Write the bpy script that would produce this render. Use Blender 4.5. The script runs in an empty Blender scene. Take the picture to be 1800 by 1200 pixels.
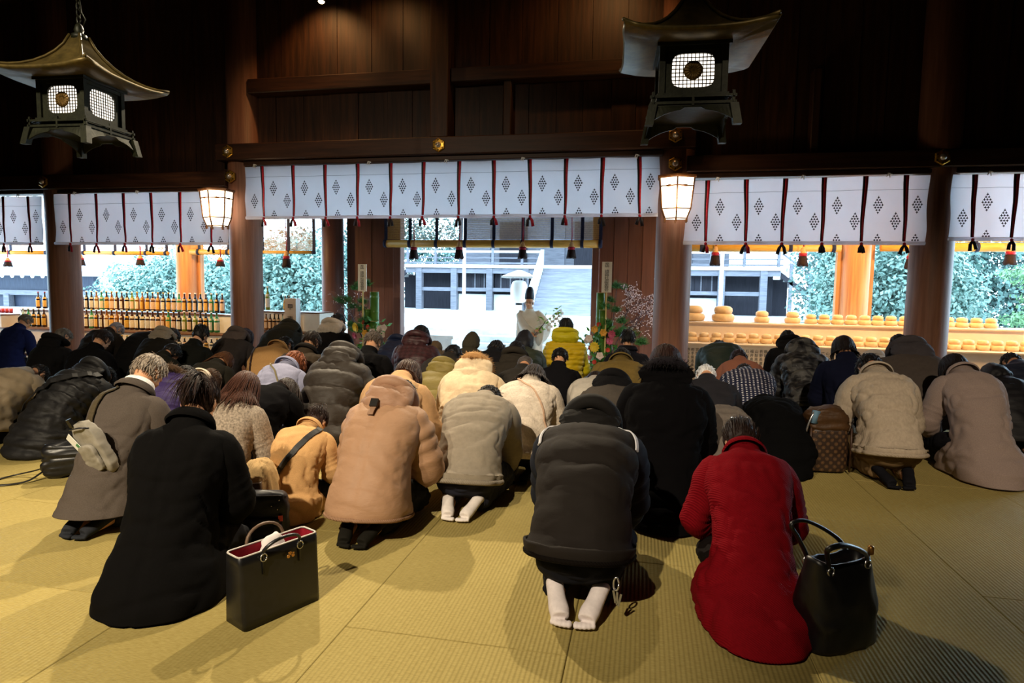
import bpy, bmesh, math, random
import numpy as np
from mathutils import Vector, Matrix
R = math.radians
sc = bpy.context.scene
col = sc.collection
random.seed(7)

# ------------------------------------------------------------------ camera
cam_d = bpy.data.cameras.new('camera'); cam = bpy.data.objects.new('camera', cam_d); col.objects.link(cam)
cam_d.sensor_width = 36; cam_d.lens = 22.277; cam_d.clip_end = 300
_x = Vector((.97919, .20238, .0153)).normalized(); _f = Vector((-.2005, .97589, -.0863)); _f = (_f - _x*_f.dot(_x)).normalized()
_u = _x.cross(_f)
cam.matrix_world = Matrix(((_x.x, _u.x, -_f.x, 0), (_x.y, _u.y, -_f.y, 0), (_x.z, _u.z, -_f.z, 1.4), (0, 0, 0, 1)))
sc.camera = cam
# ------------------------------------------------------------------ exposure
vs = sc.view_settings
sc.display_settings.display_device = 'sRGB'
vs.view_transform = 'Standard'; vs.look = 'None'; vs.gamma = 1; vs.use_curve_mapping = False
vs.exposure = 0.0
# ------------------------------------------------------------------ sky: bright overcast winter daylight
w = bpy.data.worlds.new('sky'); sc.world = w; w.use_nodes = True
_bg = w.node_tree.nodes['Background']; _bg.inputs[0].default_value = (.56, .80, 1, 1); _bg.inputs[1].default_value = 13

def lamp(name, kind, loc, target, power, colr, size=.1, spot=60, blend=.5):
    d = bpy.data.lights.new(name, kind); d.energy = power; d.color = colr
    if kind == 'SPOT':
        d.spot_size = R(spot); d.spot_blend = blend; d.shadow_soft_size = size
    elif kind == 'POINT':
        d.shadow_soft_size = size
    elif kind == 'AREA':
        d.shape = 'RECTANGLE'; d.size = size[0]; d.size_y = size[1]
    o = bpy.data.objects.new(name, d); col.objects.link(o); o.location = loc
    o.rotation_euler = (Vector(target) - Vector(loc)).to_track_quat('-Z', 'Y').to_euler()
    return o
WARM = (1, .72, .38); WARM2 = (1, .62, .26)
# spotlights hanging under the roof of the hall
lamp('spot_rear_left', 'SPOT', (-2.3, -3.0, 5.6), (-1.95, 3.6, .3), 2900, (1, .85, .62), .06, 46, .8)
lamp('spot_rear_far', 'SPOT', (-3.6, -2.6, 5.6), (-4.2, 5.8, .4), 1700, (1, .85, .62), .06, 60, .8)
lamp('spot_rear_right', 'SPOT', (1.5, -2.6, 5.6), (2.2, 6.2, .4), 1900, (1, .82, .60), .06, 32, .9)
lamp('spot_front_left', 'SPOT', (-4.62, 8.05, 5.5), (-2.0, 2.3, 0), 2300, (1, .84, .60), .05, 50, .75)
lamp('spot_front_right', 'SPOT', (-.45, 8.05, 5.5), (-2.6, 2.0, 0), 1700, (1, .84, .60), .05, 46, .8)
# small lamp washing the panelling under the roof
lamp('wall_wash_lamp', 'SPOT', (-4.75, 8.4, 5.62), (-4.7, 9, 4.2), 95, (1, .52, .18), .05, 110, .9)
lamp('wall_wash_right', 'SPOT', (-3.78, 8.3, 5.6), (-3.7, 9, 4.2), 34, (1, .52, .18), .05, 130, .9)
lamp('wall_wash_far', 'SPOT', (-.45, 8.1, 5.7), (-.9, 9, 3.9), 60, (1, .52, .18), .05, 130, .9)
# lamps under the eaves beyond the pillars
for nm_, x_ in (('eave_lamp_right', 2.0), ('eave_lamp_mid_right', 4.3), ('eave_lamp_far_right', 6.6), ('eave_lamp_left', -8.6), ('eave_lamp_mid_left', -10.6), ('eave_lamp_far_left', -12.8)):
    lamp(nm_, 'SPOT', (x_, 9.75, 3.3), (x_+.1, 11.9, .6), (330 if x_ < 3 else 520) if x_ > 0 else 430, WARM2, .10, 120, .6)

# ------------------------------------------------------------------ helpers
def s2l(c):
    return c/12.92 if c <= .04045 else ((c+.055)/1.055)**2.4
def hx(h, k=1):
    h = h.lstrip('#')
    return tuple(min(1, k*s2l(int(h[i:i+2], 16)/255)) for i in (0, 2, 4)) + (1,)

class NT:
    def __init__(s, name):
        s.m = bpy.data.materials.new(name); s.m.use_nodes = True; s.t = s.m.node_tree
        s.b = s.t.nodes['Principled BSDF']
    def n(s, typ, **k):
        nd = s.t.nodes.new('ShaderNode'+typ)
        for a, v in k.items():
            if a in nd.inputs: nd.inputs[a].default_value = v
            else: setattr(nd, a, v)
        return nd
    def l(s, a, ao, b, bi): s.t.links.new(a.outputs[ao], b.inputs[bi])

_mats = {}
def plain(name, c, rough=.6, metal=0, emit=None, es=1, spec=.5):
    k = ('p', name)
    if k in _mats: return _mats[k]
    q = NT(name); q.b.inputs['Base Color'].default_value = hx(c) if isinstance(c, str) else c
    q.b.inputs['Roughness'].default_value = rough; q.b.inputs['Metallic'].default_value = metal
    q.b.inputs['Specular IOR Level'].default_value = spec
    if emit:
        q.b.inputs['Emission Color'].default_value = hx(emit); q.b.inputs['Emission Strength'].default_value = es
    _mats[k] = q.m
    return q.m

def noisy(name, c1, c2, scale=8, rough=.7, stretch=(1, 1, 1), bump=.2, dist=.01, detail=4, metal=0, rnd=0, spec=.3):
    """two-tone noise colour + bump; rnd = brightness variation per object"""
    k = ('n', name)
    if k in _mats: return _mats[k]
    q = NT(name)
    tc = q.n('TexCoord'); mp = q.n('Mapping'); mp.inputs['Scale'].default_value = stretch
    no = q.n('TexNoise', Scale=scale, Detail=detail, Roughness=.6)
    q.l(tc, 'Object', mp, 'Vector')
    if rnd:
        oi = q.n('ObjectInfo'); ad = q.n('VectorMath', operation='ADD'); mu = q.n('Math', operation='MULTIPLY'); mu.inputs[1].default_value = 37
        q.l(oi, 'Random', mu, 0); q.l(mp, 'Vector', ad, 0); q.l(mu, 0, ad, 1); q.l(ad, 0, no, 'Vector')
    else: q.l(mp, 'Vector', no, 'Vector')
    cr = q.n('ValToRGB'); cr.color_ramp.elements[0].position = .35; cr.color_ramp.elements[1].position = .68
    cr.color_ramp.elements[0].color = hx(c1); cr.color_ramp.elements[1].color = hx(c2)
    q.l(no, 'Fac', cr, 'Fac')
    out = cr
    if rnd:
        hs = q.n('HueSaturation'); mr = q.n('MapRange'); mr.inputs['To Min'].default_value = 1-rnd; mr.inputs['To Max'].default_value = 1+rnd
        q.l(oi, 'Random', mr, 'Value'); q.l(mr, 'Result', hs, 'Value'); q.l(cr, 'Color', hs, 'Color'); out = hs
    q.l(out, 'Color', q.b, 'Base Color')
    bp = q.n('Bump', Strength=bump, Distance=dist); q.l(no, 'Fac', bp, 'Height'); q.l(bp, 'Normal', q.b, 'Normal')
    q.b.inputs['Roughness'].default_value = rough; q.b.inputs['Metallic'].default_value = metal
    q.b.inputs['Specular IOR Level'].default_value = spec
    _mats[k] = q.m
    return q.m

def rotm(rx=0, ry=0, rz=0):
    return np.array((Matrix.Rotation(rz, 3, 'Z') @ Matrix.Rotation(ry, 3, 'Y') @ Matrix.Rotation(rx, 3, 'X')))

class MB:
    def __init__(s): s.v = []; s.f = []; s.m = []; s.n = 0
    def add(s, v, f, m=0):
        v = np.asarray(v, float).reshape(-1, 3); b = s.n
        s.v.append(v); s.n += len(v)
        s.f += [tuple(b+i for i in q) for q in f]; s.m += [m]*len(f)
        return s
    def box(s, c, d, rot=None, m=0, top=1.0):
        hx_, hy, hz = d[0]/2, d[1]/2, d[2]/2
        v = np.array([(x*hx_*(top if z > 0 else 1), y*hy*(top if z > 0 else 1), z*hz) for z in (-1, 1) for y in (-1, 1) for x in (-1, 1)])
        if rot is not None: v = v @ np.asarray(rot).T
        return s.add(v + np.array(c), [(0, 2, 3, 1), (4, 5, 7, 6), (0, 1, 5, 4), (2, 6, 7, 3), (0, 4, 6, 2), (1, 3, 7, 5)], m)
    def span(s, x0, x1, y0, y1, z0, z1, m=0):
        return s.box(((x0+x1)/2, (y0+y1)/2, (z0+z1)/2), (x1-x0, y1-y0, z1-z0), None, m)
    def loft(s, rings, m=0, cap=(True, True), closed=True):
        rings = np.asarray(rings, float); k, n = rings.shape[:2]
        f = []
        nn = n if closed else n-1
        for i in range(k-1):
            for j in range(nn):
                a = i*n+j; b = i*n+(j+1) % n
                f.append((a, b, b+n, a+n))
        v = rings.reshape(-1, 3)
        if closed and cap[0]: v = np.vstack([v, rings[0].mean(0)]); c = len(v)-1; f += [(c, (j+1) % n, j) for j in range(n)]
        if closed and cap[1]: v = np.vstack([v, rings[-1].mean(0)]); c = len(v)-1; o = (k-1)*n; f += [(c, o+j, o+(j+1) % n) for j in range(n)]
        return s.add(v, f, m)
    def lathe(s, prof, n=16, c=(0, 0, 0), m=0, rot=None, sq=None):
        a = np.arange(n)/n*2*np.pi
        rings = []
        for r, z in prof:
            rings.append(np.stack([r*np.cos(a), r*np.sin(a), np.full(n, z)], 1))
        rings = np.array(rings)
        if rot is not None: rings = rings @ np.asarray(rot).T
        return s.loft(rings + np.array(c), m)
    def tube(s, pts, r, n=6, m=0, flat=1.0, up=None):
        pts = np.asarray(pts, float); k = len(pts); r = np.broadcast_to(np.asarray(r, float), (k,))
        t = np.gradient(pts, axis=0); t /= np.linalg.norm(t, axis=1)[:, None]+1e-9
        u = np.array(up if up is not None else ((0, 0, 1) if abs(t[0][2]) < .9 else (1, 0, 0)), float)
        a = np.arange(n)/n*2*np.pi; rings = []
        for i in range(k):
            u = u - t[i]*(u @ t[i]); u /= np.linalg.norm(u)+1e-9
            w_ = np.cross(t[i], u)
            rings.append(pts[i] + r[i]*(np.cos(a)[:, None]*w_ + flat*np.sin(a)[:, None]*u))
        return s.loft(rings, m)
    def ell(s, c, r, n=14, k=9, m=0, rot=None):
        th = np.linspace(.06, np.pi-.06, k)
        a = np.arange(n)/n*2*np.pi
        rings = np.array([np.stack([r[0]*np.sin(t)*np.cos(a), r[1]*np.sin(t)*np.sin(a), np.full(n, -r[2]*np.cos(t))], 1) for t in th])
        if rot is not None: rings = rings @ np.asarray(rot).T
        return s.loft(rings + np.array(c), m)
    def mesh(s, name, mats=(), smooth=True):
        me = bpy.data.meshes.new(name)
        v = np.vstack(s.v) if s.v else np.zeros((0, 3))
        me.from_pydata(v.tolist(), [], s.f)
        for mm in (mats if isinstance(mats, (list, tuple)) else [mats]): me.materials.append(mm)
        if s.m: me.polygons.foreach_set('material_index', s.m)
        me.polygons.foreach_set('use_smooth', [smooth]*len(me.polygons))
        me.update()
        return me
    def build(s, name, mats, parent=None, smooth=True, loc=None):
        return link(name, s.mesh(name, mats, smooth), parent, loc)

def link(name, me, parent=None, loc=None):
    o = bpy.data.objects.new(name, me); col.objects.link(o)
    if parent: o.parent = parent
    if loc is not None: o.location = loc
    return o
def tag(o, label=None, cat=None, group=None, kind=None):
    for k, v in (('label', label), ('category', cat), ('group', group), ('kind', kind)):
        if v: o[k] = v
    return o
def empty(name, loc=(0, 0, 0), rz=0, label=None, cat=None, group=None, s=1, kind=None):
    o = bpy.data.objects.new(name, None); col.objects.link(o); o.location = loc; o.rotation_euler = (0, 0, rz); o.scale = (s, s, s)
    o.empty_display_size = .1
    return tag(o, label, cat, group, kind)
def copy_tree(o, parent=None, kids=None):
    c = o.copy(); col.objects.link(c)
    if parent: c.parent = parent
    for ch in [q for q in KIDS.get(o.name, [])]:
        copy_tree(ch, c)
    return c
KIDS = {}
def remember(root):
    for o in bpy.data.objects:
        if o.parent: KIDS.setdefault(o.parent.name, [])
        if o.parent and o not in KIDS[o.parent.name]: KIDS[o.parent.name].append(o)
def text_mesh(name, body, size, mat, parent=None, loc=(0, 0, 0), rot=(R(90), 0, 0), vertical=True, gap=1.0, depth=.0008):
    cu = bpy.data.curves.new(name, 'FONT'); cu.body = '\n'.join(body) if vertical else body
    cu.size = size; cu.align_x = 'CENTER'; cu.align_y = 'TOP'; cu.space_line = gap; cu.extrude = depth; cu.resolution_u = 1
    t = bpy.data.objects.new(name, cu); col.objects.link(t)
    dg = bpy.context.evaluated_depsgraph_get()
    me = bpy.data.meshes.new_from_object(t.evaluated_get(dg)); me.name = name
    bpy.data.objects.remove(t); bpy.data.curves.remove(cu)
    me.materials.clear(); me.materials.append(mat)
    o = link(name, me, parent, loc); o.rotation_euler = rot
    return o
ORD = ['first', 'second', 'third', 'fourth', 'fifth', 'sixth', 'seventh', 'eighth', 'ninth', 'tenth', 'eleventh', 'twelfth', 'thirteenth',
       'fourteenth', 'fifteenth', 'sixteenth', 'seventeenth', 'eighteenth', 'nineteenth', 'twentieth', 'twenty-first', 'twenty-second', 'twenty-third',
       'twenty-fourth', 'twenty-fifth', 'twenty-sixth', 'twenty-seventh', 'twenty-eighth', 'twenty-ninth', 'thirtieth', 'thirty-first', 'thirty-second']
# ------------------------------------------------------------------ materials of the hall
WOOD = noisy('dark_cedar', '#26140b', '#432716', 3.5, .55, (5, 5, .35), .25, .01, 6, rnd=.22)
WOODH = noisy('dark_cedar_beam', '#27140b', '#412516', 3.5, .5, (.35, 5, 5), .25, .01, 6, rnd=.12)
PILLAR = noisy('cedar_pillar', '#6f4a39', '#8a5f4c', 4, .5, (6, 6, .3), .25, .008, 6)
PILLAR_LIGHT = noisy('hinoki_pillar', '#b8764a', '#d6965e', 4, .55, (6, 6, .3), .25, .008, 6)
DOORWOOD = noisy('red_brown_board', '#5a3a30', '#6b463a', 3, .5, (5, 5, .3), .15, .006, 5, rnd=.12)
BLACKMETAL = plain('black_iron', '#15120f', .45, .6)
GOLD = noisy('gilt_brass', '#a87a26', '#e0b050', 60, .35, bump=.3, dist=.004, metal=.9)
SILVER = plain('silver_stud', '#cfc6c0', .3, .8)
# tatami: fine ribs along the mat, woven rush
def tatami_mat():
    q = NT('tatami_rush')
    tc = q.n('TexCoord'); gm = q.n('NewGeometry')
    wv = q.n('TexWave', wave_type='BANDS', bands_direction='X', Scale=17.0, Distortion=.15); wv.inputs['Detail'].default_value = 1
    q.l(gm, 'Position', wv, 'Vector')
    mp = q.n('Mapping'); mp.inputs['Scale'].default_value = (30, 260, 30)
    no = q.n('TexNoise', Scale=1.0, Detail=3); q.l(gm, 'Position', mp, 'Vector'); q.l(mp, 'Vector', no, 'Vector')
    n2 = q.n('TexNoise', Scale=1.3, Detail=3); q.l(gm, 'Position', n2, 'Vector')
    cr = q.n('ValToRGB'); cr.color_ramp.elements[0].position = .3; cr.color_ramp.elements[1].position = .7
    cr.color_ramp.elements[0].color = hx('#94834c'); cr.color_ramp.elements[1].color = hx('#ab9b61')
    q.l(no, 'Fac', cr, 'Fac')
    mx = q.n('MixRGB', blend_type='MULTIPLY'); mx.inputs[0].default_value = .35
    c2 = q.n('ValToRGB'); c2.color_ramp.elements[0].color = (.75, .72, .6, 1); c2.color_ramp.elements[1].color = (1, 1, 1, 1); c2.color_ramp.elements[0].position = .35; c2.color_ramp.elements[1].position = .65
    q.l(n2, 'Fac', c2, 'Fac'); q.l(cr, 'Color', mx, 1); q.l(c2, 'Color', mx, 2)
    oi = q.n('ObjectInfo'); hs = q.n('HueSaturation'); mr = q.n('MapRange'); mr.inputs['To Min'].default_value = .9; mr.inputs['To Max'].default_value = 1.08
    q.l(oi, 'Random', mr, 'Value'); q.l(mr, 'Result', hs, 'Value'); q.l(mx, 'Color', hs, 'Color'); q.l(hs, 'Color', q.b, 'Base Color')
    b1 = q.n('Bump', Strength=.55, Distance=.004); q.l(wv, 'Color', b1, 'Height')
    b2 = q.n('Bump', Strength=.25, Distance=.002); q.l(no, 'Fac', b2, 'Height'); q.l(b1, 'Normal', b2, 'Normal'); q.l(b2, 'Normal', q.b, 'Normal')
    q.b.inputs['Roughness'].default_value = .75; q.b.inputs['Specular IOR Level'].default_value = .08
    return q.m
TATAMI = tatami_mat()
STONE = noisy('pale_paving', '#b9bcbc', '#d2d4d2', 3, .8, bump=.1, rnd=.05)

# ------------------------------------------------------------------ floor of tatami mats
fl = MB().span(-15, 9, -5, 9.9, -.45, -.045).build('floor', plain('floor_board', '#4a3a22', .8), smooth=False); tag(fl, kind='structure')
_mw, _ml = .915, 1.83
def mat_mesh():
    b = bmesh.new(); bmesh.ops.create_cube(b, size=1)
    bmesh.ops.scale(b, vec=(_mw-.002, _ml-.002, .045), verts=b.verts)
    bmesh.ops.bevel(b, geom=[e for e in b.edges], offset=.003, segments=1, affect='EDGES')
    me = bpy.data.meshes.new('tatami_mat'); b.to_mesh(me); b.free(); me.materials.append(TATAMI); return me
_mm = mat_mesh()
_x0 = -1.155 - 14*_mw
for i in range(24):
    for j in range(8):
        y = -4.1 + (_ml/2 if i % 2 else 0) + j*_ml
        if y + _ml/2 > 9.95 or y - _ml/2 < -4.95: continue
        o = link('tatami_mat', _mm, fl, (_x0 + (i+.5)*_mw, y, -.0225))
# lower stone floor and court beyond the hall
cf = MB().span(-40, 40, 9.9, 70, -.75, -.45).build('floor_court', STONE, smooth=False); tag(cf, kind='structure')
ed = MB().span(-15, 9, 9.86, 9.98, -.45, .0).build('trim_1', WOODH, smooth=False); tag(ed, kind='structure')

# ------------------------------------------------------------------ shell
ce = MB().span(-15.2, 9.2, -5.2, 13.4, 5.95, 6.2).build('ceiling', WOODH, smooth=False); tag(ce, kind='structure')
for n_, a in (('wall_left', (-15.2, -15, -5, 9.2, -.4, 6)), ('wall_right', (9, 9.2, -5, 9.2, -.4, 6)), ('wall_back', (-15, 9, -5.2, -5, -.4, 6))):
    tag(MB().span(*a).build(n_, WOOD, smooth=False), kind='structure')
wf = MB().span(-15, 9, 9.06, 9.2, 3.0, 5.95).build('wall_front', WOOD, smooth=False); tag(wf, kind='structure')
PX = (-12.92, -9.57, -6.14, .385, 3.555, 6.8)
rg = random.Random(3)
def planks(x0, x1, z0, z1, wd):
    n = max(1, round((x1-x0)/wd)); wj = [1+rg.uniform(-.18, .18) for _ in range(n)]; t = sum(wj); x = x0
    for q in wj:
        ww = q/t*(x1-x0); dep = rg.uniform(.025, .05)
        MB().span(x+.003, x+ww-.003, 9.06-dep, 9.06, z0, z1).build('plank', WOOD, wf, False); x += ww
planks(-6.0, -3.02, 3.45, 4.24, .42); planks(-6.0, -3.02, 4.44, 5.95, .5)
planks(-2.76, .2, 3.45, 4.24, .36); planks(-2.76, .2, 4.44, 5.95, .5)
planks(-9.4, -6.35, 3.05, 5.95, .6); planks(-12.7, -9.75, 3.05, 5.95, .7); planks(.6, 3.35, 3.05, 5.95, .38); planks(3.75, 6.6, 3.05, 5.95, .5); planks(7, 9, 3.05, 5.95, .6); planks(-15, -13.1, 3.05, 5.95, .6)
k = 1
def trim(x0, x1, y0, y1, z0, z1, m=WOODH, bev=.012):
    global k
    k += 1
    b = bmesh.new(); bmesh.ops.create_cube(b, size=1)
    bmesh.ops.scale(b, vec=(x1-x0, y1-y0, z1-z0), verts=b.verts)
    bmesh.ops.bevel(b, geom=list(b.edges), offset=bev, segments=1, affect='EDGES')
    me = bpy.data.meshes.new('beam'); b.to_mesh(me); b.free(); me.materials.append(m)
    o = link('trim_%d' % k, me, None, ((x0+x1)/2, (y0+y1)/2, (z0+z1)/2)); tag(o, kind='structure')
    return o
trim(-6.42, .61, 8.68, 9.02, 3.235, 3.475)            # lintel over the middle bay
trim(-6.0, .2, 8.76, 9.02, 3.16, 3.232)
trim(-15, -6.3, 8.74, 9.02, 2.86, 3.09)               # lintels of the side bays
trim(.5, 9, 8.74, 9.02, 2.93, 3.14)
trim(-15, -6.3, 8.8, 9.02, 2.80, 2.857); trim(.5, 9, 8.8, 9.02, 2.86, 2.927)
trim(-5.95, -3.03, 8.82, 9.05, 4.24, 4.45)            # upper rails
trim(-2.75, .2, 8.82, 9.05, 4.25, 4.45)
trim(-3.02, -2.76, 8.72, 9.05, 3.478, 5.94, WOOD)     # centre post
trim(-1.99, -1.88, 8.84, 9.05, 3.478, 4.247, WOOD)    # short strut
trim(2.02, 2.12, 8.84, 9.05, 3.143, 4.2, WOOD)
def pillar_mesh(r, z0, z1):
    return MB().lathe([(r*1.02, z0), (r, z0+.4), (r, z0+1.6), (r*.985, z1)], 40).mesh('pillar', [PILLAR])
_pm = pillar_mesh(.243, -.4, 5.94)
PL = {-12.92: None, -9.57: 'round cedar pillar left of the wide row of sake bottles', -6.14: 'round cedar pillar with wall lantern left of the middle bay', .385: 'round cedar pillar with wall lantern right of the middle bay',
      3.555: 'round dark cedar pillar between the rice cake tables and the right curtain', 6.8: None}
for x in PX:
    if PL[x] is None: continue
    o = link('pillar', _pm, None, (x, 9.0, 0)); tag(o, PL[x], 'pillar')
# hexagonal gilt nail covers
def nail_cover():
    r = empty('nail_cover')
    a = [R(30+60*i) for i in range(6)]
    m = MB(); rings = [[(rr*math.cos(t), d, rr*math.sin(t)) for t in a] for rr, d in ((.098, 0), (.098, -.012), (.085, -.022), (.05, -.026))]
    m.loft(rings[::-1]); m.build('hexagon_plate', GOLD, r, False)
    m = MB().lathe([(.04, 0), (.04, .012), (.03, .03), (.012, .04), (.002, .042)], 14, rot=rotm(R(90), 0, 0)); m.build('stud', SILVER, r, loc=(0, -.022, 0))
    for t in a: MB().lathe([(.009, -.003), (.009, .003)], 8, c=(.07*math.cos(t), -.024, .07*math.sin(t)), rot=rotm(R(90), 0, 0)).build('hole', BLACKMETAL, r)
    return r
NC = [(-6.19, 8.672, 3.358, 'gilt hexagonal nail cover on the upper beam left of the middle curtain'), (-2.87, 8.672, 3.356, 'gilt hexagonal nail cover at the middle of the long beam'),
      (.345, 8.672, 3.388, 'gilt hexagonal nail cover on the upper beam below the right bronze lantern'), (-9.62, 8.732, 2.978, 'gilt hexagonal nail cover on the far left beam'),
      (-6.2, 8.732, 3.0, 'gilt hexagonal nail cover just above the left wall lantern'), (.357, 8.732, 3.037, 'gilt hexagonal nail cover just above the right wall lantern'),
      (3.497, 8.732, 3.039, 'gilt hexagonal nail cover on the beam above the far right pillar')]
n0 = nail_cover(); remember(n0)
for i, (x, y, z, lb) in enumerate(NC):
    o = n0 if i == 0 else copy_tree(n0)
    o.location = (x, y, z); tag(o, lb, 'ornament', 'hexagonal nail covers on the beams')

# ------------------------------------------------------------------ curtains
CLOTH_W = noisy('white_curtain_cloth', '#cfcdd6', '#dcdae3', 9, .8, bump=.12, dist=.006, spec=.2)
def _thin(mm, k):
    t = mm.node_tree; b = t.nodes['Principled BSDF']; out = [n for n in t.nodes if n.type == 'OUTPUT_MATERIAL'][0]
    tr = t.nodes.new('ShaderNodeBsdfTranslucent'); mx = t.nodes.new('ShaderNodeMixShader'); mx.inputs[0].default_value = k; tr.inputs[0].default_value = (.93, .92, .96, 1)
    t.links.new(b.outputs[0], mx.inputs[1]); t.links.new(tr.outputs[0], mx.inputs[2]); t.links.new(mx.outputs[0], out.inputs[0])
_thin(CLOTH_W, .86)
PRINT = plain('black_print', '#17141c', .8)
RED = noisy('red_silk', '#8c0f22', '#ab1830', 40, .5, bump=.1)
BLACKSILK = noisy('black_silk', '#100c12', '#1d161e', 40, .5, bump=.1)
CORDW = plain('white_cord', '#d8d4d0', .7)
def crest_mesh():
    m = MB(); rows = (1, 2, 3, 4, 3, 2, 1)
    for i, n in enumerate(rows):
        for j in range(n):
            x = (j-(n-1)/2)*.032; z = (3-i)*.031
            pts = []
            for q in range(8):
                a = q*math.pi/4; r_ = .0165 if q % 2 == 0 else .0075
                if q == 2: r_ = .021
                pts.append((x+r_*math.cos(a), 0, z+r_*1.15*math.sin(a)))
            m.add(pts + [(x, 0, z)], [(8, (q+1) % 8, q) for q in range(8)])
    return m.mesh('printed_crest', [PRINT], False)
_crest = crest_mesh()
def wav(x, z, sd):
    return .010*math.sin(x*5.1+sd)+.006*math.sin(x*13+sd*2+z*3)+.004*math.sin(z*17+x*6+sd)
def noren(x0, x1, zt, zb, ribs, y, label, sd, zt1=None, lead='low'):
    zt1 = zt1 or zt
    r = empty('shrine_curtain', ((x0+x1)/2, y, zb), label=label, cat='curtain', group='white crested curtains between the pillars')
    cx = (x0+x1)/2
    nx, nz = max(8, int((x1-x0)*22)), 22
    def P(u, t):
        x = x0+(x1-x0)*u; top = zt+(zt1-zt)*u; z = top+(zb-top)*t
        z -= .006*abs(math.sin(x*6.1))*(1-t)
        return (x-cx + .006*math.sin(z*9+u*20)*(.5 if 0 < u < 1 else 1.5), wav(x, z, sd)*(.4+.6*t), z-zb)
    G = [[P(i/nx, j/nz) for i in range(nx+1)] for j in range(nz+1)]
    m = MB(); m.loft(G, closed=False)
    back = [[(p[0], p[1]+.006, p[2]) for p in row] for row in G]; m.loft([q[::-1] for q in back], closed=False)
    m.build('cloth', CLOTH_W, r)
    m = MB(); m.tube([(P(i/nx, 1)[0], P(i/nx, 1)[1]-.004, .018) for i in range(nx+1)], .024, 8); m.build('rolled_hem', CLOTH_W, r)
    m = MB(); m.tube([(P(i/nx, .2)[0], P(i/nx, .2)[1]-.005, P(i/nx, .2)[2]) for i in range(nx+1)], .0022, 4); m.build('stitched_cord', plain('grey_cord', '#8d8b95', .8), r)
    bounds = [x0]+list(ribs)+[x1]
    h = zt-zb
    for i in range(len(bounds)-1):
        a, b = bounds[i]+.035, bounds[i+1]
        for fx, t in ((.30, .42), (.78, .66), (.33, .93)):
            if i == 0 and fx < .5 and b-a < .4: continue
            if i == len(bounds)-2 and fx > .5 and b-a < .42: continue
            x = a+(b-a)*fx if b-a > .35 else (a+b)/2
            if x < x0+.08 or x > x1-.07: continue
            u = (x-x0)/(x1-x0); p = P(u, t)
            me = _crest
            if t > .9:
                me = _crest_half
            o = link('printed_crest', me, r, (p[0], p[1]-.008, p[2] + (.0 if t < .9 else -.035)))
    for x in ribs:
        u = (x-x0)/(x1-x0)
        lean = rg.uniform(-.02, .03)
        for q, (mm, nm, dx) in enumerate(((BLACKSILK, 'black_ribbon', -.014), (RED, 'red_ribbon', .014))):
            pts = []
            for t in np.linspace(0, .96, 10):
                p = P(u, t); pts.append((p[0]+(dx*(1-.55*t) + lean*t), p[1]-.012-.004*q, p[2]))
            m = MB(); wds = np.linspace(.018, .011, 10)
            m.tube(pts, wds, 6, up=(0, 1, 0), flat=.25); m.build(nm, mm, r)
        p = P(u, 1); kx = p[0]+lean
        kn = MB().ell((kx, p[1]-.03, .005), (.02, .018, .022), 8, 6).build('knot', RED, r)
        sp = rg.uniform(.02, .04)
        for sgn, mm in ((-1, BLACKSILK), (1, RED if rg.random() < .55 else BLACKSILK)):
            m = MB(); m.tube([(kx, p[1]-.034, .0), (kx+sgn*sp*.8, p[1]-.036, -.05), (kx+sgn*sp*(1+rg.uniform(-.3, .5)), p[1]-.034, -.105-rg.uniform(0, .03))], [.012, .021, .023], 6, flat=.35, up=(0, 1, 0))
            m.build('ribbon_tail', mm, kn)
    xs = [x0+.18, x0+(x1-x0)*.33, x0+(x1-x0)*.52, x0+(x1-x0)*.7, x1-.3] if x1-x0 > 4 else [x0+.4, (x0+x1)/2, x1-.45]
    for x in xs:
        u = (x-x0)/(x1-x0); p = P(u, 0)
        m = MB(); m.tube([(p[0]-.03, p[1]-.01, p[2]-.01), (p[0]-.012, p[1]-.014, p[2]+.035), (p[0]+.004, p[1]-.014, p[2]+.03), (p[0]+.03, p[1]-.01, p[2]+.02)], .007, 5); m.tube([(p[0], p[1]-.01, p[2]+.03), (p[0]+.006, p[1]-.012, p[2]-.02)], .006, 5)
        m.build('tie_cord', CORDW, r)
    return r
def half():
    m = MB(); rows = (1, 2, 3, 4)
    for i, n in enumerate(rows):
        for j in range(n):
            x = (j-(n-1)/2)*.032; z = (3-i)*.031
            pts = []
            for q in range(8):
                a = q*math.pi/4; r_ = .0165 if q % 2 == 0 else .0075
                pts.append((x+r_*math.cos(a), 0, z+r_*1.15*math.sin(a)))
            m.add(pts + [(x, 0, z)], [(8, (q+1) % 8, q) for q in range(8)])
    return m.mesh('printed_crest_half', [PRINT], False)
_crest_half = half()
noren(-5.96, .16, 3.14, 2.36, (-5.66, -5.15, -4.64, -4.12, -3.61, -3.11, -2.59, -2.09, -1.58, -1.08, -.59, -.11), 8.74, 'wide white crested curtain with red and black ribbons across the middle bay', 1.0)
noren(-9.41, -6.26, 2.78, 1.97, (-9.11, -8.60, -8.09, -7.59, -7.07, -6.55), 8.72, 'white crested curtain hanging above the wide row of sake bottles', 2.2)
noren(-12.75, -9.66, 2.755, 1.966, (-12.4, -11.9, -11.4, -10.91, -10.41, -9.91), 8.72, 'white crested curtain cut by the left edge of the picture', 3.1)
noren(.5, 3.37, 2.815, 1.99, (.77, 1.25, 1.72, 2.18, 2.65, 3.11), 8.72, 'white crested curtain right of the right wall lantern', 4.0, 2.835)
noren(3.62, 6.6, 2.83, 2.04, (3.85, 4.3, 4.77, 5.24, 5.71, 6.18), 8.72, 'white crested curtain at the far right beyond the last pillar', 5.0)

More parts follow.
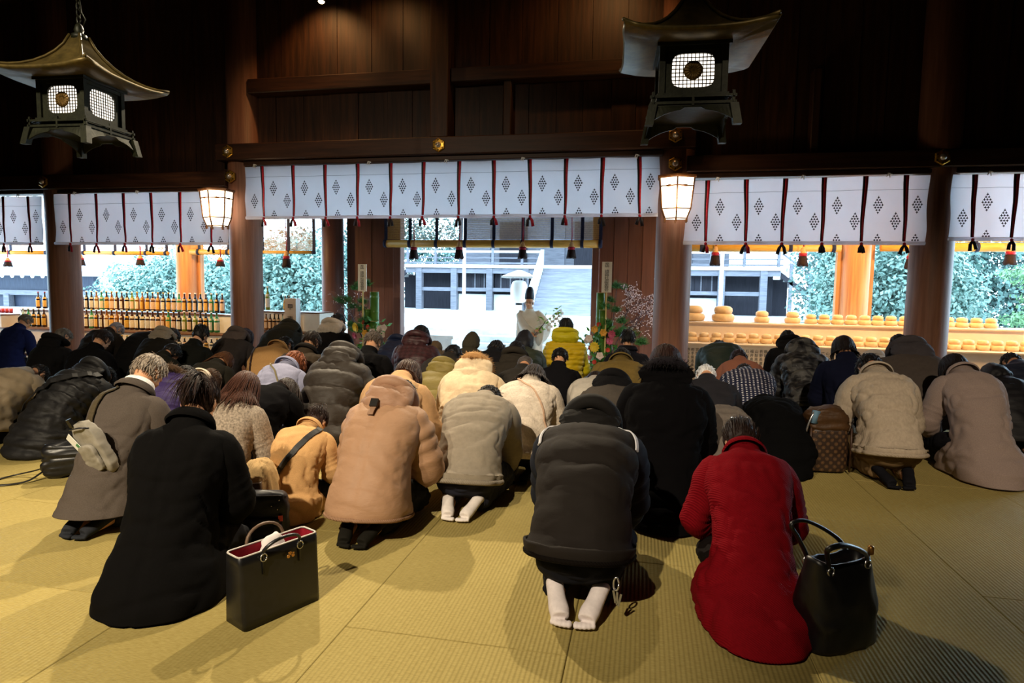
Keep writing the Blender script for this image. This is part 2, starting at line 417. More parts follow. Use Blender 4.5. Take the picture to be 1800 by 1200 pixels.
# ------------------------------------------------------------------ bronze hanging lanterns
BRONZE = noisy('green_bronze', '#15170d', '#212314', 14, .5, bump=.25, dist=.006, metal=.35)
COPPER = noisy('roof_bronze', '#43391d', '#5f5029', 10, .45, bump=.2, dist=.006, metal=.45)
GLOW = plain('lit_lantern_paper', '#fff4e4', .8, emit='#fff2e2', es=2.2)
def bronze_lantern(loc, rz, label, scale=1.0, mon=(0, 1)):
    r = empty('bronze_lantern', loc, rz, label, 'lantern', s=scale)
    def sq(h, z): return [(-h, -h, z), (h, -h, z), (h, h, z), (-h, h, z)]
    # roof: four curved hips sweeping up at the corners
    n = 10; m = MB(); rings = []
    for i in range(9):
        t = i/8; hw = .06+.54*t**1.25; z = .95-.49*(1-(1-t)**1.9)
        ring = []
        for side in range(4):
            for j in range(n):
                u = -1+2*j/n; up = .055*abs(u)**3*t**2
                x, y = u*hw, -hw*(1+.05*abs(u)**3*t)
                a = side*math.pi/2; ring.append((x*math.cos(a)-y*math.sin(a), x*math.sin(a)+y*math.cos(a), z+up))
        rings.append(ring)
    under = [[(p[0]*.97, p[1]*.97, p[2]-.03) for p in rings[-1]]]
    under.append([(p[0]*.60, p[1]*.60, p[2]*.15+.46*.85-.02) for p in rings[-1]])
    m.loft(rings + under, cap=(True, True)); rf = m.build('roof', COPPER, r)
    m = MB()
    for a in (45, 135, 225, 315):
        pts = []
        for i in range(9):
            t = i/8; hw = (.06+.54*t**1.25)*1.0; z = .95-.49*(1-(1-t)**1.9)+.055*t**2+.012; d = hw*math.sqrt(2)*1.02
            pts.append((d*math.cos(R(a)), d*math.sin(R(a)), z))
        m.tube(pts, .016, 6)
    m.build('hip_ridge', COPPER, rf)
    m = MB().lathe([(.08, .92), (.075, .97), (.04, .99), (.05, 1.02), (.035, 1.07), (.01, 1.10)], 12); m.build('finial', BRONZE, r)
    # box body, four faces with a rounded opening covered by a grid
    hb, zt, zb = .262, .45, .02
    m = MB().box((0, 0, .44), (.62, .62, .05)).box((0, 0, .405), (.56, .56, .05))
    for sx in (-1, 1):
        for sy in (-1, 1): m.box((sx*hb, sy*hb, .22), (.05, .05, .42))
    m.build('body_frame', BRONZE, r, False)
    for s_ in range(4):
        a = s_*math.pi/2; rot = rotm(0, 0, a)
        # face plate with rounded-square hole
        nn = 32; outer, inner = [], []
        for q in range(nn):
            t = 2*math.pi*q/nn; c_, s2 = math.cos(t), math.sin(t)
            d = max(abs(c_), abs(s2)); outer.append((c_/d*hb, -hb, .21+s2/d*.185))
            rr = (abs(c_)**5+abs(s2)**5)**(-1/5); inner.append((c_*rr*.178, -hb, .215+s2*rr*.142))
        inner2 = [(x, y+.02, z) for x, y, z in inner]
        m = MB(); m.loft(np.array([outer, inner, inner2]) @ rot.T, cap=(False, False)); fp = m.build('face_panel', BRONZE, r, False)
        g = MB(); nx = 11
        for i in range(1, nx):
            x = -.178+.356*i/nx; g.box((x, -hb+.012, .215), (.0075, .006, .285))
        for j in range(1, 9):
            z = .215-.142+.284*j/9; g.box((0, -hb+.012, z), (.356, .006, .0075))
        g.v = [v @ rot.T for v in g.v]; g.build('grid', BRONZE, fp, False)
        if s_ in mon:
            pr = [(.08*1.0, -.004), (.08, .004), (.06, .008), (.0, .012)]
            g = MB().lathe(pr, 32, c=(0, -hb+.002, .215), rot=rotm(R(90), 0, 0))
            for q in range(16):
                t = q*math.pi/8; g.box((.05*math.cos(t), -hb-.008, .215+.05*math.sin(t)), (.05, .008, .006), rotm(0, -t, 0))
            g.v = [v @ rot.T for v in g.v]; g.build('chrysanthemum_crest', noisy('crest_bronze', '#4d3a1c', '#6a5226', 40, .45, metal=.5), fp)
    MB().box((0, 0, .215), (2*hb-.05, 2*hb-.05, .30)).build('paper_shade', GLOW, r, False)
    # base: two railings, skirt with cusped arch, splayed feet
    m = MB().box((0, 0, -.005), (.60, .60, .05)).box((0, 0, -.05), (.54, .54, .04)).box((0, 0, -.085), (.66, .66, .035)); m.build('base_tier', BRONZE, r, False)
    ra = MB()
    for s_ in range(4):
        rot = rotm(0, 0, s_*math.pi/2)
        for z in (-.02, -.075): ra.box(np.array((0, -.335, z)) @ rot.T, (.72, .018, .022), rot)
        for x in (-.33, 0, .33): ra.box(np.array((x, -.335, -.04)) @ rot.T, (.02, .02, .12), rot)
    ra.build('railing', BRONZE, r, False)
    m = MB()
    for s_ in range(4):
        rot = rotm(0, 0, s_*math.pi/2)
        xs = np.linspace(-.34, .34, 21); top = []; bot = []
        for x in xs:
            u = abs(x)/.34
            zb_ = -.135-.10*u**2.4 + (.018 if u < .22 else 0)
            top.append((x, -.335-.0, -.10)); bot.append((x, -.345-.03*u, zb_))
        tb = [(x, y+.015, z) for x, y, z in bot]; tt = [(x, y+.015, z) for x, y, z in top]
        m.loft(np.array([top, bot, tb, tt]) @ rot.T, closed=False)
    m.build('skirt', BRONZE, r, False)
    for sx in (-1, 1):
        for sy in (-1, 1):
            f_ = MB(); f_.loft([[(sx*.30, sy*.30, -.09), (sx*.37, sy*.30, -.09), (sx*.37, sy*.37, -.09), (sx*.30, sy*.37, -.09)],
                                [(sx*.33, sy*.33, -.27), (sx*.40, sy*.33, -.27), (sx*.40, sy*.40, -.27), (sx*.33, sy*.40, -.27)]]); f_.build('foot', BRONZE, r, False)
    # chain to the roof of the hall
    c = MB(); z = 1.09; i = 0
    top = (5.95-loc[2])/scale
    while z < min(top, 2.3):
        a = np.linspace(0, 2*np.pi, 11); ax = (np.cos(a)*.022, np.sin(a)*.045)
        pts = [(ax[0][q] if i % 2 == 0 else 0, ax[0][q] if i % 2 else 0, z+.04+ax[1][q]) for q in range(11)]
        c.tube(pts, .007, 5); z += .072; i += 1
    c.tube([(0, 0, z), (0, 0, top)], .008, 6); c.build('chain', BRONZE, r)
    c = MB(); c.tube([(.05, 0, 1.05), (.085, 0, 1.13), (.03, .01, 1.21), (.02, 0, 1.37)], .006, 5); c.build('hook_wire', BRONZE, r)
    return r
bronze_lantern((-3.38, 3.35, 2.335), R(3), 'bronze hanging lantern with lit grid windows at the upper left', .55, (0,))
bronze_lantern((.19, 3.35, 2.315), R(3), 'bronze hanging lantern with crest over lit grid at the upper right', .55, (0,))

# ------------------------------------------------------------------ wall lanterns on the pillars
PAPER = plain('glowing_paper', '#fff6e6', .8, emit='#ffeacb', es=5)
FRAMEW = noisy('lantern_frame_wood', '#4a2c18', '#6b4526', 20, .5, bump=.1)
def wall_lantern(loc, label):
    r = empty('wall_lantern', loc, 0, label, 'lantern', 'wall lanterns on the pillars')
    a = [R(90+60*i) for i in range(6)]; H = ((.20, 0), (.24, .11), (.265, .52)); H = ((.155, 0.0), (.205, .12), (.245, .50))
    rings = [[(q*math.cos(t), q*math.sin(t)*.8, z) for t in a] for q, z in H]
    MB().loft([[(p[0]*.965, p[1]*.965, p[2]) for p in g] for g in rings]).build('paper_shade', PAPER, r, False)
    for i in range(6):
        m = MB(); m.tube([g[i] for g in rings], .011, 6); m.build('upright_bar', FRAMEW, r)
    for z, q in ((0, .155), (.12, .205), (.40, .234)):
        m = MB(); pts = [(q*math.cos(t), q*math.sin(t)*.8, z) for t in a]; 
        m.tube(pts+[pts[0]], .009, 6); m.build('ring_bar', FRAMEW, r)
    m = MB()
    for i in range(6):
        t = a[i]+R(30); m.ell((.203*math.cos(t), .203*.8*math.sin(t), .40), (.045, .012, .016), 8, 5, rot=rotm(0, 0, t+R(90)))
    m.build('bar_ornament', FRAMEW, r)
    m = MB(); cap = [[(q*math.cos(t), q*math.sin(t)*.8, z) for t in a] for q, z in ((.26, .50), (.275, .515), (.275, .535), (.2, .55), (.05, .57))]; m.loft(cap); m.build('cap', FRAMEW, r, False)
    for i in range(6): MB().box((.155*math.cos(a[i]), .124*math.sin(a[i]), -.02), (.024, .024, .05)).build('foot_peg', FRAMEW, r, False)
    MB().box((0, .21, .3), (.03, .12, .05)).build('bracket', FRAMEW, r, False)
    d = bpy.data.lights.new('lantern_bulb', 'POINT'); d.energy = 16; d.color = (1, .75, .42); d.shadow_soft_size = .1
    lo = bpy.data.objects.new('lantern_bulb', d); col.objects.link(lo); lo.location = (loc[0], loc[1]-.32, loc[2]+.25)
    return r
wall_lantern((-6.27, 8.5, 2.235), 'glowing hexagonal paper lantern on the pillar left of the middle bay')
wall_lantern((.375, 8.5, 2.30), 'glowing hexagonal paper lantern on the pillar right of the middle bay')
# spotlight fittings near the roof
for x, y, z, lb in ((-4.50, 8.42, 5.275, 'small lit spotlight under the roof at the top of the panelling'), (-3.78, 8.42, 5.285, 'second small spotlight under the roof, right of the brighter one')):
    r = empty('spotlight', (x, y, z), 0, lb, 'lamp')
    MB().lathe([(.05, .02), (.06, .04), (.05, .16), (.02, .19)], 14).build('housing', BLACKMETAL, r)
    MB().lathe([(.045, .018), (.03, .0), (.005, -.01)], 14).build('bulb', plain('lit_bulb', '#fff0d0', .5, emit='#ffe0a8', es=30), r)
    MB().tube([(0, 0, .18), (0, 0, 5.95-z)], .012, 6).build('stem', BLACKMETAL, r)
# ------------------------------------------------------------------ cloth, hair and skin
def cloth(c, kind='wool'):
    key = ('c', c, kind)
    if key in _mats: return _mats[key]
    q = NT(kind+'_cloth_'+c.strip('#'))
    tc = q.n('TexCoord')
    rough, sc_, st, bump, dist, var = {'matte': (.85, 9, (1, 1, 2), .25, .012, .1), 'wool': (.95, 190, (1, 1, 1), .35, .003, .14), 'tweed': (.9, 70, (1, 1, 1), .4, .004, .5), 'knit': (.9, 60, (1, 1, .5), .3, .004, .12),
                                       'nylon': (.62, 7, (1, 1, 2.2), .35, .018, .06), 'cotton': (.85, 40, (1, 1, 1), .2, .003, .08), 'rib': (.85, 60, (1, 1, 1), .2, .003, .08),
                                       'fur': (.95, 70, (1, 1, 1), .7, .008, .12), 'nordic': (.9, 50, (1, 1, 1), .2, .003, .05), 'camo': (.5, 7, (1, 1, 2), .45, .02, .1), 'quilt': (.5, 26, (1, 1, 1), .2, .01, .08)}[kind]
    mp = q.n('Mapping'); mp.inputs['Scale'].default_value = st; q.l(tc, 'Object', mp, 'Vector')
    no = q.n('TexNoise', Scale=sc_, Detail=4, Roughness=.62); q.l(mp, 'Vector', no, 'Vector')
    base = hx(c)
    cr = q.n('ValToRGB'); e = cr.color_ramp.elements
    e[0].position = .3; e[1].position = .7
    e[0].color = tuple(max(0, x*(1-var)) for x in base[:3])+(1,); e[1].color = tuple(min(1, x*(1+var)) for x in base[:3])+(1,)
    q.l(no, 'Fac', cr, 'Fac'); out = (cr, 'Color')
    height = (no, 'Fac')
    if kind == 'rib':
        wv = q.n('TexWave', wave_type='BANDS', bands_direction='DIAGONAL', Scale=42, Distortion=1.0); wv.inputs['Detail Scale'].default_value = .6
        q.l(tc, 'Object', wv, 'Vector'); height = (wv, 'Color'); bump, dist = .45, .004
    if kind == 'knit':
        wv = q.n('TexWave', wave_type='BANDS', bands_direction='X', Scale=48, Distortion=.8); q.l(tc, 'Object', wv, 'Vector')
        mx = q.n('MixRGB'); mx.inputs[0].default_value = .5; q.l(no, 'Fac', mx, 1); q.l(wv, 'Color', mx, 2); height = (mx, 'Color')
    if kind in ('nordic', 'quilt'):
        sep = q.n('SeparateXYZ'); q.l(tc, 'Object', sep, 'Vector')
        ad = q.n('Math', operation='ADD'); q.l(sep, 'Y', ad, 0); q.l(sep, 'Z', ad, 1)
        cx = q.n('CombineXYZ'); q.l(sep, 'X', cx, 'X'); q.l(ad, 0, cx, 'Y')
        ch = q.n('TexChecker' if kind == 'quilt' else 'TexBrick')
        if kind == 'quilt':
            rt = q.n('Mapping'); rt.inputs['Rotation'].default_value = (0, 0, R(45)); rt.inputs['Scale'].default_value = (22, 22, 22); q.l(cx, 'Vector', rt, 'Vector'); q.l(rt, 'Vector', ch, 'Vector')
            ch.inputs['Scale'].default_value = 1; ch.inputs['Color1'].default_value = tuple(x*.8 for x in base[:3])+(1,); ch.inputs['Color2'].default_value = tuple(x*1.2 for x in base[:3])+(1,)
            out = (ch, 'Color')
        else:
            ch.inputs['Scale'].default_value = 14; ch.inputs['Color1'].default_value = base; ch.inputs['Color2'].default_value = base
            ch.inputs['Mortar'].default_value = base
            ch.inputs['Mortar Size'].default_value = .12; ch.inputs['Brick Width'].default_value = .42; ch.inputs['Row Height'].default_value = .22
            q.l(cx, 'Vector', ch, 'Vector')
            wv = q.n('TexWave', wave_type='BANDS', bands_direction='Y', Scale=5); q.l(cx, 'Vector', wv, 'Vector')
            w2 = q.n('TexWave', wave_type='BANDS', bands_direction='X', Scale=8.5); q.l(cx, 'Vector', w2, 'Vector')
            w3 = q.n('TexWave', wave_type='BANDS', bands_direction='Y', Scale=9.5); q.l(cx, 'Vector', w3, 'Vector')
            mu = q.n('Math', operation='MULTIPLY'); q.l(w2, 'Color', mu, 0); q.l(w3, 'Color', mu, 1)
            gt = q.n('Math', operation='GREATER_THAN'); gt.inputs[1].default_value = .56; q.l(mu, 0, gt, 0)
            m2 = q.n('MixRGB'); m2.inputs[1].default_value = base; m2.inputs[2].default_value = hx('#c9c6cc'); q.l(gt, 0, m2, 0)
            out = (m2, 'Color')
    if kind == 'camo':
        vo = q.n('TexNoise', Scale=11, Detail=1); q.l(tc, 'Object', vo, 'Vector')
        c2 = q.n('ValToRGB'); c2.color_ramp.interpolation = 'CONSTANT'
        el = c2.color_ramp.elements; el[0].color = hx('#17171a'); el[1].position = .46; el[1].color = base
        e3 = el.new(.56); e3.color = hx('#50504f'); q.l(vo, 'Fac', c2, 'Fac'); out = (c2, 'Color')
    q.l(out[0], out[1], q.b, 'Base Color')
    bp = q.n('Bump', Strength=bump, Distance=dist); q.l(height[0], height[1], bp, 'Height'); q.l(bp, 'Normal', q.b, 'Normal')
    q.b.inputs['Roughness'].default_value = rough; q.b.inputs['Specular IOR Level'].default_value = {'wool': .06, 'tweed': .1, 'cotton': .1, 'knit': .1, 'rib': .06}.get(kind, .3)
    _mats[key] = q.m
    return q.m
def hairmat(c):
    return noisy('hair_'+c.strip('#'), c, '#%02x%02x%02x' % tuple(min(255, int(int(c[i:i+2], 16)*1.35+6)) for i in (1, 3, 5)), 120, .55, (1, 1, .2), .3, .003, 3, spec=.25)
SKIN = noisy('skin', '#c08a66', '#cd9a76', 12, .5, bump=.05, dist=.003)

# ------------------------------------------------------------------ kneeling figure: spine, garments, hair
POSES = {'A': (7, 16), 'B': (24, 55), 'C': (38, 86), 'D': (50, 106), 'E': (64, 118), 'F': (82, 128)}
def dv(a): return np.array((0, math.sin(R(a)), math.cos(R(a))))      # direction in the vertical plane, a from upright
def nv(a): return np.array((0, math.cos(R(a)), -math.sin(R(a))))     # its front normal
def spine(pose):
    be, nod = POSES[pose]
    p = np.array((0, -.01, .24)); K = {'hip': (p, .35*be)}
    for n_, l, k_, ka in (('waist', .17, .6, .8), ('chest', .17, 1, 1), ('shoulder', .125, 1.15, 1.2), ('neck', .075, 1.3, 1.35)):
        p = p + l*dv(k_*be); K[n_] = (p, ka*be)
    na = .5*(1.3*be+nod)
    h = p + .055*dv(na) + .095*dv(nod)
    K['nape'] = (p + .05*dv(na), na); K['head'] = (h, nod)
    return K
def catmull3(P, n):
    P = np.asarray(P, float); m = len(P); d = np.r_[0, np.cumsum(np.linalg.norm(np.diff(P, axis=0), axis=1))]; out = []
    for t in np.linspace(0, d[-1], n):
        i = min(m-2, max(0, np.searchsorted(d, t, 'right')-1)); u = (t-d[i])/(d[i+1]-d[i]+1e-9)
        p1, p2 = P[i], P[i+1]; p0 = P[i-1] if i > 0 else 2*p1-p2; p3 = P[i+2] if i+2 < m else 2*p2-p1
        out.append(.5*(2*p1+(p2-p0)*u+(2*p0-5*p1+4*p2-p3)*u*u+(3*p1-p0-3*p2+p3)*u**3))
    return np.array(out)
def catmull(P, n):
    P = np.asarray(P, float); m = len(P); out = []
    d = np.r_[0, np.cumsum(np.linalg.norm(np.diff(P[:, :2], axis=0), axis=1)+.02)]; d /= d[-1]
    for t in np.linspace(0, 1, n):
        i = min(m-2, max(0, np.searchsorted(d, t, 'right')-1)); u = (t-d[i])/(d[i+1]-d[i])
        p0, p1, p2, p3 = P[max(0, i-1)], P[i], P[i+1], P[min(m-1, i+2)]
        out.append(.5*(2*p1+(p2-p0)*u+(2*p0-5*p1+4*p2-p3)*u*u+(3*p1-p0-3*p2+p3)*u**3))
    return np.array(out)
class Noise:
    def __init__(s, sd, n=14):
        g = np.random.RandomState(sd); d = g.normal(size=(n, 3)); s.d = d; s.f = 2**g.uniform(0, 1.6, n); s.p = g.uniform(0, 6.28, n)
    def __call__(s, P, freq=1, st=(1, 1, 1)):
        q = P*np.array(st); o = 0
        for d, f, p in zip(s.d, s.f, s.p): o = o + np.sin((q @ d)*f*freq+p)/f
        return o/len(s.f)*2
def grid_normals(G):
    du = np.roll(G, -1, 1)-np.roll(G, 1, 1); dw = np.gradient(G, axis=0)
    n = np.cross(du, dw); n /= np.linalg.norm(n, axis=2)[:, :, None]+1e-9
    return n
def torso_grid(pose, kind='jacket', w=1, b=.03, res=(40, 48), hem=.13, flare=0, sd=1, quilt=0, folds=.012, collar=0, seam=False, back=0, long=.34, qa=1.0):
    K = spine(pose); be = POSES[pose][0]
    rows = []   # y z ang rx ryb ryf
    def add(pos, a, rx, rb, rf): rows.append((pos[1], pos[2], a, rx, rb, rf))
    hp = K['hip'][0]
    if kind == 'coat':
        add((0, -.02, .014), 0, .262*w+flare, long+back, .36)
        add((0, -.02, .085), 2, .258*w+b*.4+flare*.6, long*.92+back*.6, .33)
        add((0, -.02, .17), .15*be, .235*w+b, .22+b, .24)
    else:
        add((0, -.03, hem), .25*be, .20*w+b+flare, .185+b+back, .19+b)
        add((0, -.025, hem+.04), .3*be, .203*w+b+flare*.5, .188+b+back*.5, .19+b)
    add(hp, K['hip'][1], .19*w+b, .168+b, .15+b)
    add(K['waist'][0], K['waist'][1], .172*w+b, .125+b, .125+b)
    add(K['chest'][0], K['chest'][1], .202*w+b, .122+b, .12+b)
    p, a = K['shoulder']; add(p, a, .208*w+b*.75, .100+b*.8, .10+b)
    p2, a2 = K['neck']; add(.5*(p+p2), .5*(a+a2), .168*w+b*.5, .084+b*.6, .09+b)
    add(p2, a2, .09*w+b*.3, .066+b*.5, .075+b*.4)
    p3, a3 = K['nape']; add(p3, a3, .07+b*.3, .062+b*.35, .06+b*.3)
    if collar: add(p3+collar*dv(a3), a3, .072+b*.3, .066+b*.35, .062+b*.3)
    S = catmull(rows, res[0])
    th = np.arange(res[1])/res[1]*2*np.pi + np.pi/2     # starts in front
    e = 2.25
    c, s_ = np.cos(th), np.sin(th)
    cc, ss = np.sign(c)*np.abs(c)**(2/e), np.sign(s_)*np.abs(s_)**(2/e)
    G = np.zeros((res[0], res[1], 3))
    for i, (y, z, a, rx, rb, rf) in enumerate(S):
        N = nv(a); G[i] = np.array((0, y, z)) + cc[:, None]*rx*np.array((1, 0, 0)) + np.where(ss < 0, rb, rf)[:, None]*ss[:, None]*N
    nrm = grid_normals(G); v = np.linspace(0, 1, res[0])[:, None]
    no = Noise(sd); n2 = Noise(sd+50)
    fade = np.clip((1-v)*5, 0, 1)
    d = folds*(no(G, 7, (1, .55, .55)) + .6*n2(G, 15, (1.0, 1, 1)))*fade
    cr = no(G, 10, (.35, 1.3, 1.3)); d += -folds*1.1*np.exp(-(cr/.16)**2)*fade*np.clip(1.25-v*1.1, .2, 1)      # creased folds running across
    c3 = n2(G, 17, (.45, 1.2, 1.2)); d += -folds*.9*np.exp(-(c3/.10)**2)*fade*np.exp(-((v-.45)/.28)**2)
    c4 = no(G, 12, (1.2, .5, .5)); d += -folds*.8*np.exp(-(c4/.10)**2)*fade*np.clip((v-.45)*3, 0, 1)
    if kind == 'coat':
        x = no(G, 9, (1.6, 1.6, .15)); d += .018*x*np.clip((.38-v)*4, 0, 1)
    if quilt:
        ph = v*quilt + .10*no(G, 3)
        d += qa*(.26*b+.006)*(np.abs(np.sin(np.pi*ph))**.55-.62)*np.clip((.93-v)*9, 0, 1)
        d += qa*.006*n2(G, 30, (1.4, .5, .5))*np.clip((.93-v)*9, 0, 1)*np.abs(np.cos(np.pi*ph))
    if seam: d += -.008*np.exp(-(G[:, :, 0]/.012)**2)*fade*(ss < 0)[None, :]
    G = G + nrm*d[:, :, None]
    G[:, :, 2] = np.maximum(G[:, :, 2], .012)
    return G, nrm, K
def ik(a, c, l1, l2, pole):
    d = c-a; L = np.linalg.norm(d); L2 = min(L, .985*(l1+l2)); u = d/L; c = a+u*L2
    x = (l1*l1-l2*l2+L2*L2)/(2*L2); h = math.sqrt(max(0, l1*l1-x*x))
    p = pole-u*(pole @ u); p /= np.linalg.norm(p)
    return a+u*x+p*h, c
def arms(pose, w=1, out=1.0, hands=None):
    K = spine(pose); res = []
    sp = K['shoulder'][0]; N = nv(K['shoulder'][1])
    hz = {'A': (.10, .24, .27), 'B': (.11, .36, .21), 'C': (.12, .43, .18), 'D': (.13, .60, .05), 'E': (.14, .66, .045), 'F': (.15, .74, .04)}[pose] if hands is None else hands
    for sx in (-1, 1):
        S = sp + np.array((sx*.168*w, 0, 0)) + N*.012 - dv(K['shoulder'][1])*.028
        W = np.array((sx*hz[0], hz[1], hz[2]))
        E, W = ik(S, W, .285, .25, np.array((sx*.62*out, -.28, -.45)))
        res.append((S, E, W, sx))
    return res
def sleeve(m, arm, b, w=1, quilt=0, sd=1, folds=.010, mi=0, n=18, k=26, cuff=.046):
    S, E, W, sx = arm
    Si = S + np.array((-sx*.05, 0, .012))
    wr = W + (E-W)*.05
    pts = [Si, S, S+(E-S)*.45, E+(S-E)*.08, E+(W-E)*.12, E+(W-E)*.55, wr]
    P = catmull([tuple(p) for p in pts], k)
    # catmull parametrises on x,y only; redo on arc length
    d = np.r_[0, np.cumsum(np.linalg.norm(np.diff(P, axis=0), axis=1))]; t = np.linspace(0, d[-1], k)
    P = np.stack([np.interp(t, d, P[:, i]) for i in range(3)], 1); t /= t[-1]
    r = np.interp(t, [0, .08, .2, .5, .62, .85, 1], [.05+b*.4, .068+b*.8, .072+b, .060+b, .063+b, .050+b*.8, cuff+b*.35])
    tg = np.gradient(P, axis=0); tg /= np.linalg.norm(tg, axis=1)[:, None]
    u = np.array((0, 1, 0.)); a = np.arange(n)/n*2*np.pi; G = np.zeros((k, n, 3))
    for i in range(k):
        u = u-tg[i]*(u @ tg[i]); u /= np.linalg.norm(u); v = np.cross(tg[i], u)
        G[i] = P[i]+r[i]*(np.cos(a)[:, None]*u+np.sin(a)[:, None]*v)
    nr = grid_normals(G); no = Noise(sd+9)
    D = folds*(no(G, 12)+.5*no(G, 25))
    tt = t[:, None]
    D = D - folds*1.2*np.exp(-((tt-.55)/.16)**2)*np.exp(-(np.sin(tt*46+no(G, 5)*2)/.5)**2)
    if quilt: D = D + (.22*b+.006)*(np.abs(np.sin(np.pi*(tt*quilt+.08*no(G, 4))))**.55-.6)*np.clip(tt*9, 0, 1)
    sgn = 1 if np.mean(np.sum(nr*(G-P[:, None]), 2)) > 0 else -1
    G = G+sgn*nr*D[:, :, None]
    G[:, :, 2] = np.maximum(G[:, :, 2], .012)
    m.loft(G if sgn > 0 else G[:, ::-1], mi)
    return wr

def head_shape(m, c, nod, face=True):
    u, f = dv(nod), nv(nod); x = np.array((1., 0, 0)); M = np.stack([x, f, u], 1)
    def e(dx, df, du, r, n=16, k=11, rot=None): m.ell(c+dx*x+df*f+du*u, r, n, k, rot=M if rot is None else M @ rot)
    e(0, -.012, .022, (.074, .094, .088), 24, 15)
    e(0, .028, -.03, (.060, .062, .082), 20, 13)
    e(0, .052, -.085, (.030, .028, .026))          # chin
    e(0, .016, -.072, (.050, .050, .034))           # jaw
    e(0, .093, -.026, (.0125, .020, .013)); e(0, .086, -.008, (.008, .012, .026))      # nose
    e(-.026, .071, .018, (.026, .012, .008)); e(.026, .071, .018, (.026, .012, .008))  # brow
    e(0, .083, -.055, (.021, .010, .0065)); e(0, .080, -.066, (.018, .010, .006))       # lips
    for sx in (-1, 1):
        e(sx*.040, .062, -.028, (.018, .016, .014))
        e(sx*.077, -.008, -.012, (.009, .019, .031), rot=rotm(0, 0, sx*.35)); e(sx*.080, -.002, -.034, (.007, .010, .011))
def hand_shape(m, W, E, sx, curl=.5):
    d = (W-E)/np.linalg.norm(W-E); d = np.array((d[0]*.3, max(.3, d[1]), min(d[2], -.15)*.4)); d /= np.linalg.norm(d)
    up = np.array((0, 0, 1.)); up -= d*(up @ d); up /= np.linalg.norm(up); s = np.cross(d, up)
    c = W+d*.045
    m.ell(c, (.040, .050, .017), 14, 9, rot=np.stack([s, d, up], 1)); m.tube([W-d*.05, W, c], (.027, .026, .03), 10)
    for i, (o, L) in enumerate(((-.030, .062), (-.010, .074), (.011, .070), (.031, .055))):
        p0 = c+s*o+d*.035; p1 = p0+d*L*.45+up*.006; p2 = p1+d*L*.33-up*.014*curl*2; p3 = p2+d*L*.2-up*.016*curl*2
        m.tube([p0, p1, p2, p3], (.0095, .0092, .0085, .0068), 8)
    p0 = c-s*sx*-.030*-1*(1)-d*.015; th = -sx
    p0 = c+s*th*.034-d*.018; m.tube([p0, p0+s*th*.022+d*.024, p0+s*th*.026+d*.055], (.0125, .0105, .0085), 8)
_bodies = {}
def remeshed(m, name, voxel, mats, smooth=4):
    me = m.mesh('tmp'); o = bpy.data.objects.new('tmp', me); col.objects.link(o)
    md = o.modifiers.new('r', 'REMESH'); md.mode = 'VOXEL'; md.voxel_size = voxel
    sm = o.modifiers.new('s', 'SMOOTH'); sm.factor = .5; sm.iterations = smooth
    dg = bpy.context.evaluated_depsgraph_get(); r = bpy.data.meshes.new_from_object(o.evaluated_get(dg)); r.name = name
    bpy.data.objects.remove(o); bpy.data.meshes.remove(me)
    r.materials.clear()
    for q in mats: r.materials.append(q)
    r.polygons.foreach_set('use_smooth', [True]*len(r.polygons)); r.update()
    return r
def body_mesh(pose):
    if pose in _bodies: return _bodies[pose]
    K = spine(pose); m = MB()
    names = ['hip', 'waist', 'chest', 'shoulder', 'neck']
    rad = {'hip': (.15, .11), 'waist': (.125, .085), 'chest': (.145, .095), 'shoulder': (.14, .075), 'neck': (.06, .055)}
    rings = []
    for n_ in names:
        p, a = K[n_]; t = np.arange(20)/20*2*np.pi
        rings.append(p + np.cos(t)[:, None]*rad[n_][0]*np.array((1, 0, 0)) + np.sin(t)[:, None]*rad[n_][1]*nv(a))
    m.loft(rings); m.ell((0, -.01, .22), (.16, .14, .105))
    m.tube([K['shoulder'][0], K['neck'][0], K['nape'][0], K['head'][0]-.02*nv(K['head'][1])], (.07, .062, .056, .058), 14)
    head_shape(m, *K['head'])
    for arm in arms(pose):
        S, E, W, sx = arm
        m.tube([K['shoulder'][0]+np.array((sx*.08, 0, 0)), S, S+(E-S)*.5, E, E+(W-E)*.4, W], (.06, .055, .046, .038, .037, .026), 12); hand_shape(m, W, E, sx)
    for sx in (-1, 1):
        m.tube([(sx*.08, 0, .2), (sx*.12, .2, .16), (sx*.13, .38, .085)], (.095, .075, .055), 12); m.tube([(sx*.13, .38, .075), (sx*.11, .15, .06), (sx*.08, -.05, .055)], (.05, .05, .035), 12)
        m.tube([(sx*.08, -.04, .065), (sx*.07, -.12, .05), (sx*.058, -.19, .042), (sx*.052, -.225, .034)], (.026, .026, .024, .012), 12)
    _bodies[pose] = remeshed(m, 'body', .0085, [SKIN])
    return _bodies[pose]
_tr = {}
def trouser_mesh():
    if 't' in _tr: return _tr['t']
    m = MB(); m.ell((0, -.03, .20), (.195, .175, .115), 26, 15)
    for sx in (-1, 1):
        m.tube(catmull([(sx*.07, -.05, .19), (sx*.12, .12, .185), (sx*.14, .28, .15), (sx*.145, .40, .095)], 10), np.linspace(.115, .08, 10), 16)
        m.tube(catmull([(sx*.145, .42, .085), (sx*.13, .25, .075), (sx*.105, .05, .07), (sx*.085, -.085, .066)], 12), np.linspace(.075, .058, 12), 16)
    r = remeshed(m, 'trousers', .016, [None], 3)
    no = Noise(3); v = np.array([q.co[:] for q in r.vertices]); nn = np.array([q.normal[:] for q in r.vertices]); d = .012*no(v, 16, (1, .6, 1.2)); d -= .012*np.exp(-(no(v, 11, (.4, 1.6, 1.6))/.15)**2)
    v = v+nn*d[:, None]; v[:, 2] = np.maximum(v[:, 2], .006); r.vertices.foreach_set('co', v.ravel()); r.update()
    _tr['t'] = r
    return r
